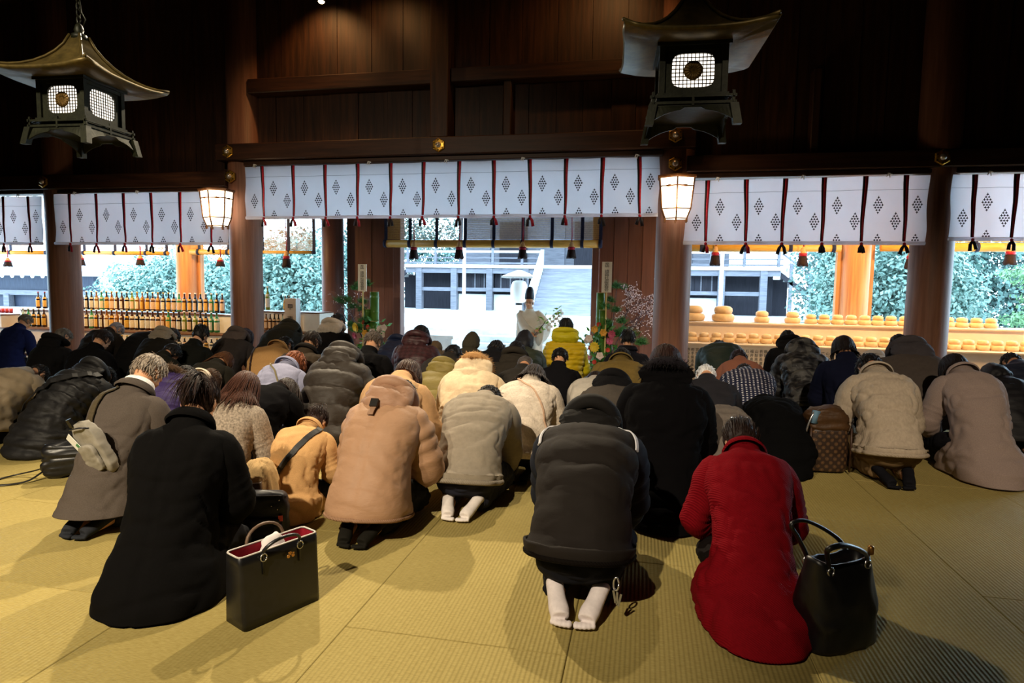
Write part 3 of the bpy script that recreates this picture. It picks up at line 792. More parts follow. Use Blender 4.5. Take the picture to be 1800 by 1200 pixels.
def sock_mesh(sx, toes):
    k_ = ('s', sx, toes)
    if k_ in _tr: return _tr[k_]
    m = MB()
    # sole turned up, heel against the seat, toes pointing back
    pts = [(sx*.098, -.02, .07), (sx*.094, -.085, .092), (sx*.086, -.12, .083), (sx*.072, -.17, .062), (sx*.058, -.215, .046), (sx*.050, -.245, .034)]
    rr = [.034, .036, .036, .036, .041, .036]
    m.tube(catmull(pts, 12), np.interp(np.linspace(0, 1, 12), np.linspace(0, 1, 6), rr), 16, flat=.82, up=(0, 0, 1))
    for i in range(5):
        o = (i-2)*.0165; L = (.036, .036, .034, .029, .022)[i]
        m.ell((sx*(.046+o*1.0), -.262-L*.35+.01, .021), (.0095+(.003 if i == 0 else 0), L*.62, .0125), 10, 7)
    r = remeshed(m, 'sock', .0052, [None], 3 if toes else 12)
    _tr[k_] = r
    return r
def with_mat(o, m):
    if not o.data.materials: o.data.materials.append(m)
    o.material_slots[0].link = 'OBJECT'; o.material_slots[0].material = m
    return o

def hair(root, pose, style, c, sd=1, length=.3, comb=None, gap=.25, fine=False):
    K = spine(pose); hc, nod = K['head']; u, f, x = dv(nod), nv(nod), np.array((1., 0, 0)); M = np.stack([x, f, u], 1)
    mat = hairmat(c); g = np.random.RandomState(sd); no = Noise(sd+3)
    cen = hc - .010*f + .018*u
    nt, na = 26, 44; th = np.linspace(.02, np.pi-.02, nt); ph = np.arange(na)/na*2*np.pi
    D = np.array([[(math.sin(t)*math.cos(a), math.sin(t)*math.sin(a), -math.cos(t)) for a in ph] for t in th])   # x, f, u
    thick = .011 if style in ('short', 'bald', 'pony', 'bun') else .017
    rad = np.array((.077, .097, .091))+thick
    P = D*rad
    fc, uc = D[:, :, 1], D[:, :, 2]
    low = -.62 if style in ('short', 'bald') else -.8
    face = np.clip((fc-(.30+.55*np.clip(uc, 0, 1)))/.12, 0, 1); nape = np.clip((low-uc)/.12, 0, 1)
    ear = np.clip((np.abs(D[:, :, 0])-.86)/.05, 0, 1)*np.clip((.10-uc)/.2, 0, 1) if style in ('short', 'bun', 'pony', 'bald') else 0*fc
    hide = np.clip(face+nape+ear, 0, 1)
    rid = .0028*np.sin(ph*34+4*no(D, 2))[...] if False else .0018*np.sin(58*np.arctan2(D[:, :, 0], D[:, :, 1]+.3)+5*no(D, 1.5))
    rid = rid+.003*no(D, 6)
    if style == 'bald': hide = np.clip(hide+np.clip((uc+.05)/.1, 0, 1), 0, 1)
    if style == 'curly': rid = .016*np.maximum(0, no(D, 7))+.008*no(D, 16)
    k_ = (1-.30*hide)[:, :, None]*(1+(rid/.1)[:, :, None])
    G = cen + (P*k_) @ M.T
    m = MB(); m.loft(G); 
    hr = m.build('hair', mat, root)
    # locks
    chest = [K[n_][0] for n_ in ('hip', 'waist', 'chest', 'shoulder', 'neck')]
    def push(p):
        q = (p-cen) @ M/ (rad*1.0); l = np.linalg.norm(q)
        if l < 1.02: p = cen+((q/l*1.02)*rad) @ M.T
        for i in range(4):
            a, b = chest[i], chest[i+1]; ab = b-a; t = np.clip((p-a) @ ab/(ab @ ab), 0, 1); q_ = a+ab*t
            rx, ry = ((.20, .16), (.20, .155), (.21, .15), (.15, .11))[i]
            dd = p-q_; e = math.hypot(dd[0]/rx, math.hypot(dd[1], dd[2])/ry)
            if e < 1: p = q_+dd/max(e, .2)
        return p
    cb = np.array(comb, float) if comb is not None else (-u*.45+np.array((0, 0, -.7)))
    cb /= np.linalg.norm(cb)
    if style in ('long', 'bob', 'curly', 'short', 'pony', 'messy', 'bun'):
        N, L, r0 = {'long': (520, length, .0048), 'bob': (420, .16, .0048), 'curly': (300, .05, .006), 'short': (330, .045, .0048), 'messy': (300, .075, .0055), 'pony': (170, length, .0036), 'bun': (260, .085, .0048)}[style]
        m = MB(); tie = cen-f*.095+u*.055
        N, r0 = (int(N*1.5), r0*.72) if fine else (int(N*.6), r0*1.2)
        N0 = N
        if style == 'pony': N = N+320
        for i in range(N):
            a = g.uniform(0, 2*np.pi); uz = g.uniform(-.55 if style in ('short', 'messy', 'curly') else -.35, .97); rr = math.sqrt(1-uz*uz)
            if style == 'bun' or (style == 'pony' and i >= N0): uz = g.uniform(-.78, .95); rr = math.sqrt(1-uz*uz)
            d0 = np.array((rr*math.cos(a), rr*math.sin(a), uz))
            if d0[1] > gap+.55*max(uz, 0): continue
            drawn = style == 'bun' or (style == 'pony' and i >= N0)
            if style == 'pony' and not drawn:
                p = tie+g.normal(size=3)*.009; dr = -f*.40+u*.05+g.normal(size=3)*.06
            else:
                p = cen+(d0*rad*.985) @ M.T; nn = (d0/rad) @ M.T; nn /= np.linalg.norm(nn)
                dr = -u*.9+.2*f*0+nn*.15; dr = dr-nn*(dr @ nn)*.85
                if drawn: dr = (tie if style == 'pony' else cen-f*.075+u*.09)-p; l_d = min(.11, np.linalg.norm(dr)*1.02); dr = dr-nn*(dr @ nn)*.8; dr /= np.linalg.norm(dr)
                if style in ('short', 'messy', 'curly'): dr = dr+(.10 if style == 'short' else .35)*nn+g.normal(size=3)*(.16 if style == 'short' else .4)
            pts = [p]; l = (l_d if drawn else L*g.uniform(.7, 1.1))/5
            for q in range(5):
                dr = dr/np.linalg.norm(dr); dr = dr*.70+cb*(.10 if style == 'short' else (.0 if drawn else .42))+g.normal(size=3)*(.02 if drawn else .05)
                dr /= np.linalg.norm(dr); p = push(p+dr*l); pts.append(p)
            R0 = r0*g.uniform(.7, 1.2); m.tube(pts, [R0*.85, R0, R0, R0*.9, R0*.65, R0*.12], 4, flat=.6)
        m.build('hair_lock', mat, hr)['kind'] = 'stuff'
        if style == 'pony':
            MB().tube([tie+.02*x, tie+.014*f+.02*u, tie-.02*x, tie-.014*f-.02*u, tie+.02*x], .008, 6).build('hair_tie', plain('dark_tie', '#0c0a0b', .6), hr)
    if style == 'bun':
        bc = cen-f*.075+u*.075; m = MB(); nt2, na2 = 14, 24
        t2 = np.linspace(.05, np.pi-.05, nt2)
        Gb = np.array([[(math.sin(t)*math.cos(a)*.036, math.sin(t)*math.sin(a)*.036, -.031*math.cos(t)) for a in np.arange(na2)/na2*2*np.pi] for t in t2])
        sw = 1+.08*np.sin(np.arange(na2)/na2*6*2*np.pi+np.arange(nt2)[:, None]*.9)
        m.loft(bc+(Gb*sw[:, :, None]) @ M.T); m.build('hair_bun', mat, hr)
    return hr

def hood_down(root, pose, mat, w=1, b=.03, L=.22, thick=.085, fur=None, sd=1, name='hood', up=0):
    """hood lying on the back: a pouch with a rim round the neck"""
    K = spine(pose); p, a = K['neck']; p0, a0 = K['shoulder']; T, N, x = dv(.5*(a+a0)), nv(.5*(a+a0)), np.array((1., 0, 0))
    O = p+T*(.045+up)-N*(.045+b*.7); no = Noise(sd+20)
    nu, nw = 30, 22; rings = []
    for j in range(nw):
        v = j/(nw-1); wd = (.155*w+b*.5)*math.sqrt(max(0, 1-(v*.985)**2.6))*(.86+.14*math.sin(v*3))
        h = thick*math.sin(np.pi*min(1, .22+v*.86))**.8
        ring = []
        for i in range(nu):
            t = 2*np.pi*i/nu; cx, cz = math.cos(t), math.sin(t)
            hh = h*cz if cz > 0 else .035*cz
            q = O+x*cx*wd-T*(L*v-.02*(1-v))-N*hh
            ring.append(q)
        rings.append(ring)
    G = np.array(rings); nr = grid_normals(G); D = .010*no(G, 12)-.013*np.exp(-(no(G, 16, (.5, 1, 1))/.12)**2)-.009*np.exp(-(no(G, 27, (.7, 1, 1))/.12)**2)
    G = G+nr*(D*1.0)[:, :, None]
    m = MB(); m.loft(G[:, ::-1]); hd = m.build(name, mat, root)
    # rim round the neck
    n_ = 22; ctr = p+T*(.05+up)-N*.015
    pts = [ctr+x*(.105*w+b*.4)*math.sin(t)+(-N)*(.105+b*.5)*math.cos(t)+T*(.012+.02*math.cos(t)) for t in np.linspace(-2.0, 2.0, n_)]
    if fur:
        fm, g = MB(), np.random.RandomState(sd)
        fm.tube(pts, .026, 8)
        for q in range(1100):
            i = g.randint(1, n_-1); c0 = np.array(pts[i])+(np.array(pts[i-1])-np.array(pts[i]))*g.rand(); d = g.normal(size=3); d /= np.linalg.norm(d); d = d-.35*N*0
            ln = g.uniform(.022, .05); s_ = np.cross(d, g.normal(size=3)); s_ /= np.linalg.norm(s_)
            bs = c0+d*.018; fm.add([bs+s_*.0032, bs-s_*.0032, bs+d*ln+np.array((0, 0, -.012)), bs+np.cross(d, s_)*.0032], [(0, 1, 2), (1, 3, 2), (3, 0, 2)])
        fm.build('fur_trim', cloth(fur, 'fur'), hd)['kind'] = 'stuff'
    else:
        m = MB(); m.tube(pts, .030+b*.2, 10, flat=.9); m.build('hood_rim', mat, hd)
    return hd
def hood_up(root, pose, mat, sd=1, fur=None):
    K = spine(pose); hc, nod = K['head']; u, f, x = dv(nod), nv(nod), np.array((1., 0, 0)); M = np.stack([x, f, u], 1); no = Noise(sd+31)
    nt, na = 26, 36; th = np.linspace(.03, np.pi-.03, nt); ph = np.arange(na)/na*2*np.pi
    D = np.array([[(math.sin(t)*math.cos(a), math.sin(t)*math.sin(a), -math.cos(t)) for a in ph] for t in th])
    P = D*np.array((.112, .128, .125)); P[:, :, 1] = np.where(P[:, :, 1] > .05, .05+(P[:, :, 1]-.05)*.25, P[:, :, 1])
    dn = np.clip(-D[:, :, 2], 0, 1); P[:, :, 0] *= 1+.75*dn**1.3; P[:, :, 2] -= .10*dn*(D[:, :, 1] < .3); P[:, :, 0] *= 1-.12*np.clip(D[:, :, 2], 0, 1); P[:, :, 2] += .018*np.exp(-(D[:, :, 0]/.35)**2)*np.clip(D[:, :, 2], 0, 1); P[:, :, 1] -= .03*dn
    k_ = 1+.07*no(D, 3)-.06*np.exp(-(no(D, 5, (1, .4, 1))/.12)**2)-.025*np.exp(-(D[:, :, 0]/.05)**2)
    m = MB(); m.loft(hc-.01*f+.012*u+(P*k_[:, :, None]) @ M.T); hd = m.build('hood', mat, root)
    if fur:
        fm, g = MB(), np.random.RandomState(sd)
        for q in range(1400):
            t = g.uniform(0, 6.28); c0 = hc+.055*f+x*.105*math.cos(t)+u*(.015+.115*math.sin(t)); d = x*math.cos(t)+u*math.sin(t)+.5*f+g.normal(size=3)*.5; d /= np.linalg.norm(d)
            s_ = np.cross(d, g.normal(size=3)); s_ /= np.linalg.norm(s_); ln = g.uniform(.03, .065)
            fm.add([c0+s_*.0035, c0-s_*.0035, c0+d*ln, c0+np.cross(d, s_)*.0035], [(0, 1, 2), (1, 3, 2), (3, 0, 2)])
        fm.build('fur_trim', cloth(fur, 'fur'), hd)['kind'] = 'stuff'
    return hd
def collar_ring(root, pose, mat, b=.02, h=.036, flare=.010, name='collar', t=.008, drop=.022):
    K = spine(pose); p, a = K['nape']; p = p-dv(a)*drop; x = np.array((1., 0, 0)); N = nv(a); th = np.arange(36)/36*2*np.pi
    R_ = lambda q, dz: p+dv(a)*dz+np.cos(th)[:, None]*(.072+b*.3+q)*x+np.sin(th)[:, None]*(.066+b*.35+q)*N
    m = MB(); m.loft([R_(.004, -.02), R_(.0, h-.012), R_(.004, h), R_(.010, h), R_(.020+flare*.4, h*.5), R_(.026+flare, -.012), R_(.018+flare, -.022)][::1], cap=(False, False)); return m.build(name, mat, root)
def strap(root, G, nrm, path, mat, wd=.02, name='bag_strap', off=.008):
    """band lying on the garment along (row fraction, column fraction) way points"""
    path = np.array(path, float); n_ = 26; t = np.linspace(0, 1, n_); tk = np.linspace(0, 1, len(path))
    r = np.interp(t, tk, path[:, 0])*(G.shape[0]-1); c = np.interp(t, tk, path[:, 1])*G.shape[1]
    pts, nn = [], []
    for a, b in zip(r, c):
        i, j = int(a), int(b); fi, fj = a-i, b-j; i2 = min(i+1, G.shape[0]-1); J, J2 = j % G.shape[1], (j+1) % G.shape[1]
        q = lambda A: (A[i, J]*(1-fj)+A[i, J2]*fj)*(1-fi)+(A[i2, J]*(1-fj)+A[i2, J2]*fj)*fi
        pts.append(q(G)+q(nrm)*off); nn.append(q(nrm))
    rings = []
    pts = np.array(pts); tg = np.gradient(pts, axis=0)
    for p, n1, tt in zip(pts, nn, tg):
        s_ = np.cross(tt, n1); s_ /= np.linalg.norm(s_)+1e-9; n1 = n1/np.linalg.norm(n1)
        rings.append([p+s_*wd, p+s_*wd+n1*.006, p-s_*wd+n1*.006, p-s_*wd])
    m = MB(); m.loft(rings); return m.build(name, mat, root, False), pts

PEOPLE = {}
def P(xy, label, pose='C', s=1.0, w=1.0, top='jacket', c='#222222', mk='wool', b=.03, hem=.13, quilt=0, folds=.012, flare=0, sleeve_c=None, sleeve_mk=None, sleeve_b=None, out=1.0, sq=None,
      hd=None, hc='#15110f', hl=.3, comb=None, hood=None, hoodc=None, fur=None, collar=None, cb=.02, trou='#15151a', sock='#17181c', toes=False, sd=None, rz=0, lean=0, near=False,
      seam=False, back=0, long=.34, band=None, hoodL=.22, hoodT=.085, hands=None, hoodup=0, qa=1.0):
    w *= .96
    sd = sd if sd is not None else len(PEOPLE)*7+1
    r = empty('person', (xy[0], xy[1], 0), R(rz), label, 'person', s=s); r.rotation_euler[1] = R(lean)
    bd = link('body', body_mesh(pose), r)
    mat = cloth(c, mk)
    res = (84, 96) if near else (50, 60)
    G, nr, K = torso_grid(pose, 'coat' if top == 'coat' else 'jacket', w, b, res, hem, flare, sd, quilt, folds, .0, seam, back, long, qa)
    m = MB(); m.loft(G); nm = {'coat': 'coat', 'jacket': 'jacket', 'sweater': 'sweater', 'vest': 'padded_vest'}[top]
    g = m.build(nm, mat, r)
    sm = cloth(sleeve_c or c, sleeve_mk or mk)
    sb = sleeve_b if sleeve_b is not None else (b if sleeve_c is None else .018)
    for arm in arms(pose, w, out, hands):
        m = MB(); wr = sleeve(m, arm, sb*.75, w, (sq if sq is not None else quilt), sd+int(arm[3]), folds*.9, n=22 if near else 14, k=44 if near else 24)
        m.build('sleeve', sm, g if sleeve_c is None else r)
    if band:
        hemring = G[0]; m = MB(); m.tube(np.vstack([hemring, hemring[:1]]), .016 if top == 'sweater' else .011, 8); m.build('hem_band', cloth(band, 'rib'), g)
    with_mat(link('trousers', trouser_mesh(), r), cloth(trou, 'cotton'))
    for sx in (-1, 1): with_mat(link('sock', sock_mesh(sx, toes), r), cloth(sock, 'cotton'))
    if hd: hair(r, pose, hd, hc, sd, hl, comb, fine=near)
    if hood == 'down': hood_down(r, pose, cloth(hoodc or c, mk), w, b, hoodL, hoodT, fur, sd, up=hoodup)
    if hood == 'up': hood_up(r, pose, cloth(hoodc or c, mk), sd, fur)
    if collar:
        if collar.startswith('+'):
            collar_ring(r, pose, cloth(collar[1:], 'cotton'), b-.03, .030, -.002, 'shirt_collar', drop=.004); collar_ring(r, pose, mat, b+.012, .030, .012, drop=.034)
        else: collar_ring(r, pose, cloth(collar, 'cotton' if collar != c else mk), b+cb)
    PEOPLE[label] = (r, G, nr, K, g)
    return r, G, nr, K, g
# ------------------------------------------------------------------ the worshippers, front row first
# -- front row
F_BLACK = P((-2.06, 2.42), 'person in a long black wool coat with ponytail, bowing at the front left', 'B', .965, .93, 'coat', '#0b0a0a', 'wool', .045, hd='pony', hc='#21120d', hl=.22, comb=(-.05,-.35,-.9), rz=12, collar='#0b0a0a', cb=.0, near=True, long=.35, back=.0, out=.9, seam=True, flare=.05, sock='#1b1d22', folds=.009)
F_SUIT = P((-2.97, 3.03), 'grey-haired person in a brown-grey suit jacket with white shirt collar, bowing at left', 'B', 1.0, .95, 'jacket', '#4d453f', 'wool', .028, hem=.10, hd='short', hc='#6f6459', collar='+#e8e4e0', near=True, back=.06, flare=.02, trou='#22242b', sock='#24262b', folds=.009, out=.9)
F_TAN = P((-1.47, 3.27), 'person in a tan padded parka with the hood lying on the back', 'C', .99, .95, 'jacket', '#a07c60', 'nylon', .055, hem=.12, folds=.006, hood='down', hoodc='#94715a', hoodT=.10, hoodL=.25, near=True, seam=True, sleeve_mk=None, sq=7, trou='#16140f', sock='#16140f', out=1.0, hd='short', band='#8c6c55')
F_GREY = P((-1.05, 3.78), 'person in a grey sweatshirt and white socks bowing low, centre', 'D', 1.02, 1.0, 'sweater', '#8b8173', 'cotton', .035, hem=.19, hd='short', near=True, trou='#23242e', sock='#d9d0cc', band='#857b6d', folds=.010, out=1.15)
F_VEST = P((-0.24, 2.78), 'person in a black padded vest over navy sleeves with white toe socks', 'D', 1.09, .94, 'vest', '#140d09', 'matte', .044, hem=.21, quilt=6, qa=.5, folds=.005, sleeve_c='#1d2029', sleeve_mk='cotton', sleeve_b=.05, near=True, trou='#14151c', sock='#d9cfd0', toes=True, hood='down', hoodc='#0c0908', hoodT=.06, hoodL=.14, hd='short', out=1.9, back=.015, flare=.0, band='#0e0a08')
F_RED = P((.50, 2.86), 'person in a long red ribbed knit coat, hair held up by a clip', 'C', .91, .95, 'coat', '#7c0c17', 'rib', .030, near=True, hd='bun', hc='#1c0f0b', collar='#7c0c17', cb=-.005, out=.9, long=.40, back=.08, flare=.03, trou='#15100f', folds=.010)
F_CHILD = P((-2.05, 3.40), 'small person in a camel coat with tied dark hair between tweed coat and tan parka', 'C', .71, 1.05, 'coat', '#c59a68', 'wool', .045, near=True, hd='pony', hc='#23140f', hl=.16, comb=(.05,-.55,-.8), collar='#c59a68', cb=.02, flare=.0, long=.30, out=.9, sock='#17181c')
F_TWEED = P((-2.53, 3.40), 'person with long brown hair in a grey-beige tweed coat', 'B', 0.861, .98, 'jacket', '#8d8072', 'tweed', .04, hem=.1, near=True, hd='long', hc='#3a2016', hl=.34, comb=(-.1,-.45,-.8), trou='#1a1716', folds=.011)
F_BOWBLACK = P((1.07, 5.21), 'person in a black coat bowed flat beside the brown monogram bag', 'F', 1.0, 1.0, 'coat', '#09090a', 'wool', .05, near=True, hd='short', folds=.014, hood='down', hoodT=.06)
F_LONGBLACK = P((0.16, 3.97), 'person with long dark hair in a black coat with a fur collar', 'B', 1.08, 1.02, 'coat', '#0a090b', 'wool', .045, near=True, hd='long', hc='#241411', hl=.2, comb=(0,-.3,-.9), fur='#17131a', hood='down', hoodT=.03, hoodL=.12, long=.36)
F_CREAM = P((1.84, 5.15), 'person in a cream knit sweater and khaki trousers kneeling on the right', 'C', 1.10, .93, 'sweater', '#b5a693', 'knit', .035, hem=.19, near=True, hd='short', hc='#15100f', trou='#6f5a3e', sock='#15151a', band='#b0a18e', folds=.014, collar='#b5a693', cb=-.005, out=1.0)
F_MAUVE = P((2.58, 5.43), 'person in a long greyish-pink cardigan at the right edge of the front row', 'C', 1.09, .92, 'coat', '#94837c', 'wool', .03, near=True, hd='bob', hc='#17100f', collar='#94837c', cb=-.005, long=.34, back=.03, out=.8, folds=.012)
F_BLACKPUFF = P((-4.74, 4.26), 'person in a black quilted down coat with a crossbody strap at far left', 'D', .93, 1.0, 'coat', '#151415', 'nylon', .06, quilt=11, near=True, hd='short', hood='down', hoodT=.06, hoodL=.18, lean=5, long=.36)
# -- second row
P((-2.75, 4.00), 'person in a black coat behind the tweed coat with long hair', 'D', 0.943, 1.0, 'coat', '#0a090b', 'wool', .04, hd='long', hc='#1c120f', hl=.28, comb=(.1,-.2,-.9))
F_LAV = P((-3.13, 4.85), 'person with reddish-brown hair in a lavender wool coat with a chain strap', 'C', 0.948, .95, 'coat', '#8f90a8', 'wool', .035, near=True, hd='messy', hc='#6e3a1e', collar='#8f90a8', cb=.03, folds=.012)
F_DKPUFF = P((-2.55, 4.78), 'person in a dark brown puffer coat with large hood on the back', 'C', 1.04, .98, 'coat', '#2f2822', 'nylon', .065, quilt=7, near=True, hd='short', hood='down', hoodT=.12, hoodL=.24, sq=6, folds=.006)
P((-1.75, 4.10), 'person with brown hair in a beige coat behind the tan parka', 'C', 1.013, 1.0, 'coat', '#b48e66', 'cotton', .04, hd='bob', hc='#2e1c14', out=1)
P((-1.80, 5.35), 'person in an olive-yellow puffer coat with the hood down', 'C', 0.859, 1.02, 'coat', '#7b6c35', 'nylon', .06, quilt=7, hood='down', hoodT=.11, hoodL=.20, hd='short', folds=.006)
P((-1.34, 4.72), 'person in a cream coat with a fur-trimmed hood and brown hair', 'C', 1.008, 1.0, 'coat', '#d6bf9e', 'cotton', .05, near=True, hood='down', hoodT=.08, hoodL=.26, fur='#b98d5c', hd='bob', hc='#2b1a13')
F_WHITE = P((-0.84, 4.55), 'person in a fluffy white sweater with long dark hair and a thin strap', 'C', 0.954, 1.05, 'sweater', '#d8c9b8', 'fur', .035, hem=.16, near=True, hd='long', hc='#20140f', hl=.26, comb=(0,-.75,-.5), folds=.010)
P((-0.21, 4.55), 'person in a grey jacket with a black hood behind the padded vest', 'D', 0.990, 1.0, 'jacket', '#4b443e', 'cotton', .045, hood='down', hoodc='#121113', hoodT=.09, hd='short')
P((-0.39, 5.20), 'person in a cream-white coat with dark hair left of the grey jacket', 'D', 0.941, .95, 'coat', '#c0b7ab', 'cotton', .035, hd='bob', hc='#1c1311')
P((0.54, 4.30), 'person in a grey-brown knit partly hidden by the black fur-collared coat', 'E', 0.958, 1.0, 'sweater', '#6f665f', 'knit', .05, hem=.15, quilt=8, hd='short')
P((0.55, 5.20), 'person in a charcoal jacket with white hair behind the black fur-collared coat', 'C', 0.930, 1.05, 'jacket', '#26252a', 'cotton', .035, hd='short', hc='#b9b9bd')
F_NORDIC = P((1.02, 6.15), 'person in a navy sweater with white checked pattern', 'D', 0.967, 1.06, 'sweater', '#1c2038', 'nordic', .04, hem=.19, near=True, hd='short', trou='#131419')
F_CAMO = P((1.73, 7.15), 'person in a dark camouflage padded jacket with hood', 'C', 1.032, 1.03, 'jacket', '#2e2e30', 'camo', .05, hem=.18, near=True, hood='down', hoodT=.09, hd='short', trou='#14151b', quilt=6)
F_NAVY = P((1.91, 6.30), 'person with a black bob and navy coat between camouflage jacket and cream sweater', 'B', 1.021, 1.02, 'coat', '#14172a', 'wool', .04, near=True, hd='bob', hc='#160f10')
P((2.55, 6.45), 'person in a grey-brown hooded sweatshirt behind the cream sweater', 'C', 1.141, 1.08, 'jacket', '#4a423d', 'cotton', .05, hem=.14, hood='down', hoodT=.10, hoodc='#413d40', hd='short')
P((3.24, 6.30), 'person with a dark fur-trimmed hood behind the pinkish cardigan', 'C', 0.904, 1.0, 'jacket', '#131216', 'nylon', .05, hood='up', fur='#2b1d16', hd='short')
P((3.76, 7.00), 'person in a dark blue puffer cut by the right edge', 'C', 0.976, 1.0, 'jacket', '#1c2030', 'nylon', .06, quilt=8, hd='short', hc='#15110f')
P((-3.39, 3.75), 'person in a purple coat with a brown fur hood in front of the suit', 'C', 0.935, 1.0, 'jacket', '#30234f', 'nylon', .05, near=True, hood='down', fur='#3d2a1a', hoodT=.07, hd='short')
P((-3.79, 4.50), 'person with long brown hair over a cream collar, left of the tweed coat', 'D', 0.904, 1.0, 'jacket', '#26201a', 'cotton', .04, near=True, hd='long', hc='#35200f', hl=.30, comb=(-.3,-.25,-.85), collar='#d8c9b5')
P((-4.12, 5.25), 'person with glossy brown hair in a dark olive coat', 'C', 0.856, 1.0, 'coat', '#1e1b14', 'cotton', .045, near=True, hd='long', hc='#43260f', hl=.34, comb=(-.5,-.2,-.8))
P((-5.43, 4.30), 'person in a beige puffer cut by the left edge', 'D', 0.902, 1.05, 'jacket', '#9a8970', 'nylon', .06, quilt=6, hd='short')
# -- third row and beyond
P((-5.56, 5.35), 'person with black bobbed hair and earring in a black velvet coat', 'B', 0.930, 1.02, 'coat', '#0e0d0e', 'wool', .04, near=True, hd='short', hc='#1d1412')
P((-4.95, 5.50), 'person with curly black hair in a dark olive jacket', 'C', 0.893, 1.0, 'jacket', '#1a1912', 'cotton', .04, hd='curly', hc='#100e0d')
P((-5.98, 6.70), 'person in a light grey hooded top, head bowed', 'C', 0.976, 1.02, 'jacket', '#1c1a16', 'cotton', .035, hood='down', hoodc='#857a6b', hoodT=.10, hoodL=.22, hd='short')
P((-6.81, 7.35), 'person in a black jacket in front of the sake bottles', 'D', 1.029, 1.0, 'jacket', '#0d0d0f', 'cotton', .045, hd='short', hc='#111014')
P((-4.97, 6.10), 'person with a high bun in a black jacket', 'B', 0.931, 1.0, 'jacket', '#11120f', 'cotton', .035, hd='bun', hc='#0f0c0b')
P((-4.93, 6.70), 'person with brown hair in a grey hooded jacket by the pillar', 'C', 1.002, 1.0, 'jacket', '#2b2624', 'cotton', .045, hood='down', hoodc='#4a403c', hoodT=.09, hd='bob', hc='#20151a')
P((-3.94, 6.00), 'person in a camel coat with a dark strap behind the lavender coat', 'C', 0.983, 1.05, 'coat', '#a37c4e', 'wool', .045, hd='short', hc='#0f0d0d', collar='#a37c4e', cb=.03)
P((-3.25, 5.50), 'person with short dark brown hair in a brown jacket', 'B', 0.971, 1.03, 'jacket', '#3a3025', 'cotton', .045, near=True, hd='short', hc='#241a13', collar='#17130f', cb=.02)
P((-4.00, 7.50), 'person in a black jacket with a white hood beside the pine arrangement', 'B', 1.055, 1.02, 'jacket', '#0f0e10', 'cotton', .045, hood='down', hoodc='#b3a698', hoodT=.09, hd='short', hc='#0d0b0b')
P((-4.97, 7.80), 'person in a black jacket bowed low in front of the white box', 'D', 1.129, 1.05, 'jacket', '#181814', 'cotton', .05, hood='down', hoodT=.09, hoodc='#25231c', hd='short')
P((-2.63, 5.60), 'person with greying hair in a black suit', 'B', 0.983, 1.0, 'jacket', '#100f10', 'wool', .035, near=True, hd='short', hc='#4a4038')
P((-3.04, 7.30), 'person in a navy puffer beside the pillar board', 'C', 0.898, 1.0, 'jacket', '#1a2542', 'nylon', .06, quilt=7, hood='down', hoodT=.07, hd='short')
F_MAROON = P((-2.49, 6.60), 'person with smooth black hair in a maroon quilted coat', 'B', 0.986, 1.05, 'coat', '#3a2023', 'quilt', .05, near=True, hd='bob', hc='#0f0d10', hood='down', hoodT=.06, hoodL=.15)
P((-2.03, 7.20), 'person wearing an olive-grey hood over the head', 'B', 0.869, 1.0, 'jacket', '#3a362c', 'cotton', .045, hood='up')
P((-2.71, 7.75), 'person with a beige fur-edged hood beside the maroon coat', 'C', 0.792, 1.0, 'jacket', '#5c4b38', 'cotton', .05, hood='up', fur='#a58a68')
P((-1.90, 5.80), 'person with curly black hair in a dark grey coat', 'C', 0.967, 1.05, 'jacket', '#2c2723', 'cotton', .05, hd='curly', hc='#0d0b0d')
P((-1.56, 6.30), 'person in a black coat with tousled black hair', 'C', 0.988, 1.05, 'jacket', '#151417', 'cotton', .05, hd='messy', hc='#0e0c0d')
P((-1.22, 5.90), 'person with short black hair in a striped dark grey hoodie', 'B', 0.905, 1.0, 'jacket', '#2d2822', 'cotton', .04, near=True, hd='short', hc='#14100f', hood='down', hoodT=.06)
P((-1.34, 7.00), 'person with a black hood over the head and an olive puffer', 'B', 0.925, 1.05, 'jacket', '#2a3024', 'nylon', .055, quilt=7, hood='up', hoodc='#14151c')
P((-1.03, 5.20), 'bald person just behind the fluffy white sweater', 'C', 0.953, 1.0, 'jacket', '#26221e', 'cotton', .04, hd='bald', hc='#3a3330')
F_YELLOW = P((-0.92, 7.70), 'person in a bright yellow puffer jacket with hood, sitting upright', 'A', 0.987, 1.05, 'jacket', '#b99a08', 'nylon', .055, quilt=13, hem=.12, near=True, hood='down', hoodc='#b7a80c', hoodT=.10, hoodL=.17, hd='short', hc='#0f0d0c', sleeve_c='#b5a508', sq=11, hoodup=.02)
P((-0.77, 5.80), 'person in a black coat in front of the yellow jacket', 'B', 0.860, 1.0, 'jacket', '#131215', 'wool', .045, hd='short', hc='#0d0b0b')
P((-0.15, 7.00), 'person with short black hair in a black jacket by the flowers', 'A', 0.915, 1.05, 'jacket', '#141318', 'cotton', .045, hd='short', hc='#0e0d0f', collar='#141318', cb=.01)
F_OLIVE = P((-0.19, 5.90), 'person in an olive-tan jacket beside the right pillar', 'C', 0.997, 1.12, 'jacket', '#6f5b30', 'cotton', .045, near=True, hd='short', hc='#14100f', collar='#6f5b30', cb=.015, folds=.016)
P((0.98, 7.90), 'person in a dark green jacket in front of the lettered cloth', 'D', 1.100, 1.03, 'jacket', '#16241f', 'nylon', .05, hd='short', hc='#15100f')
P((1.06, 6.95), 'person in a salmon-pink coat with dark hair', 'C', 0.907, 1.0, 'coat', '#8a5a48', 'wool', .04, hd='messy', hc='#1a1014')
P((1.78, 8.10), 'person with black hair and black hooded coat before the rice cakes', 'B', 0.958, 1.03, 'jacket', '#0f0e10', 'cotton', .05, hd='short', hc='#0d0b0b', hood='down', hoodT=.09)
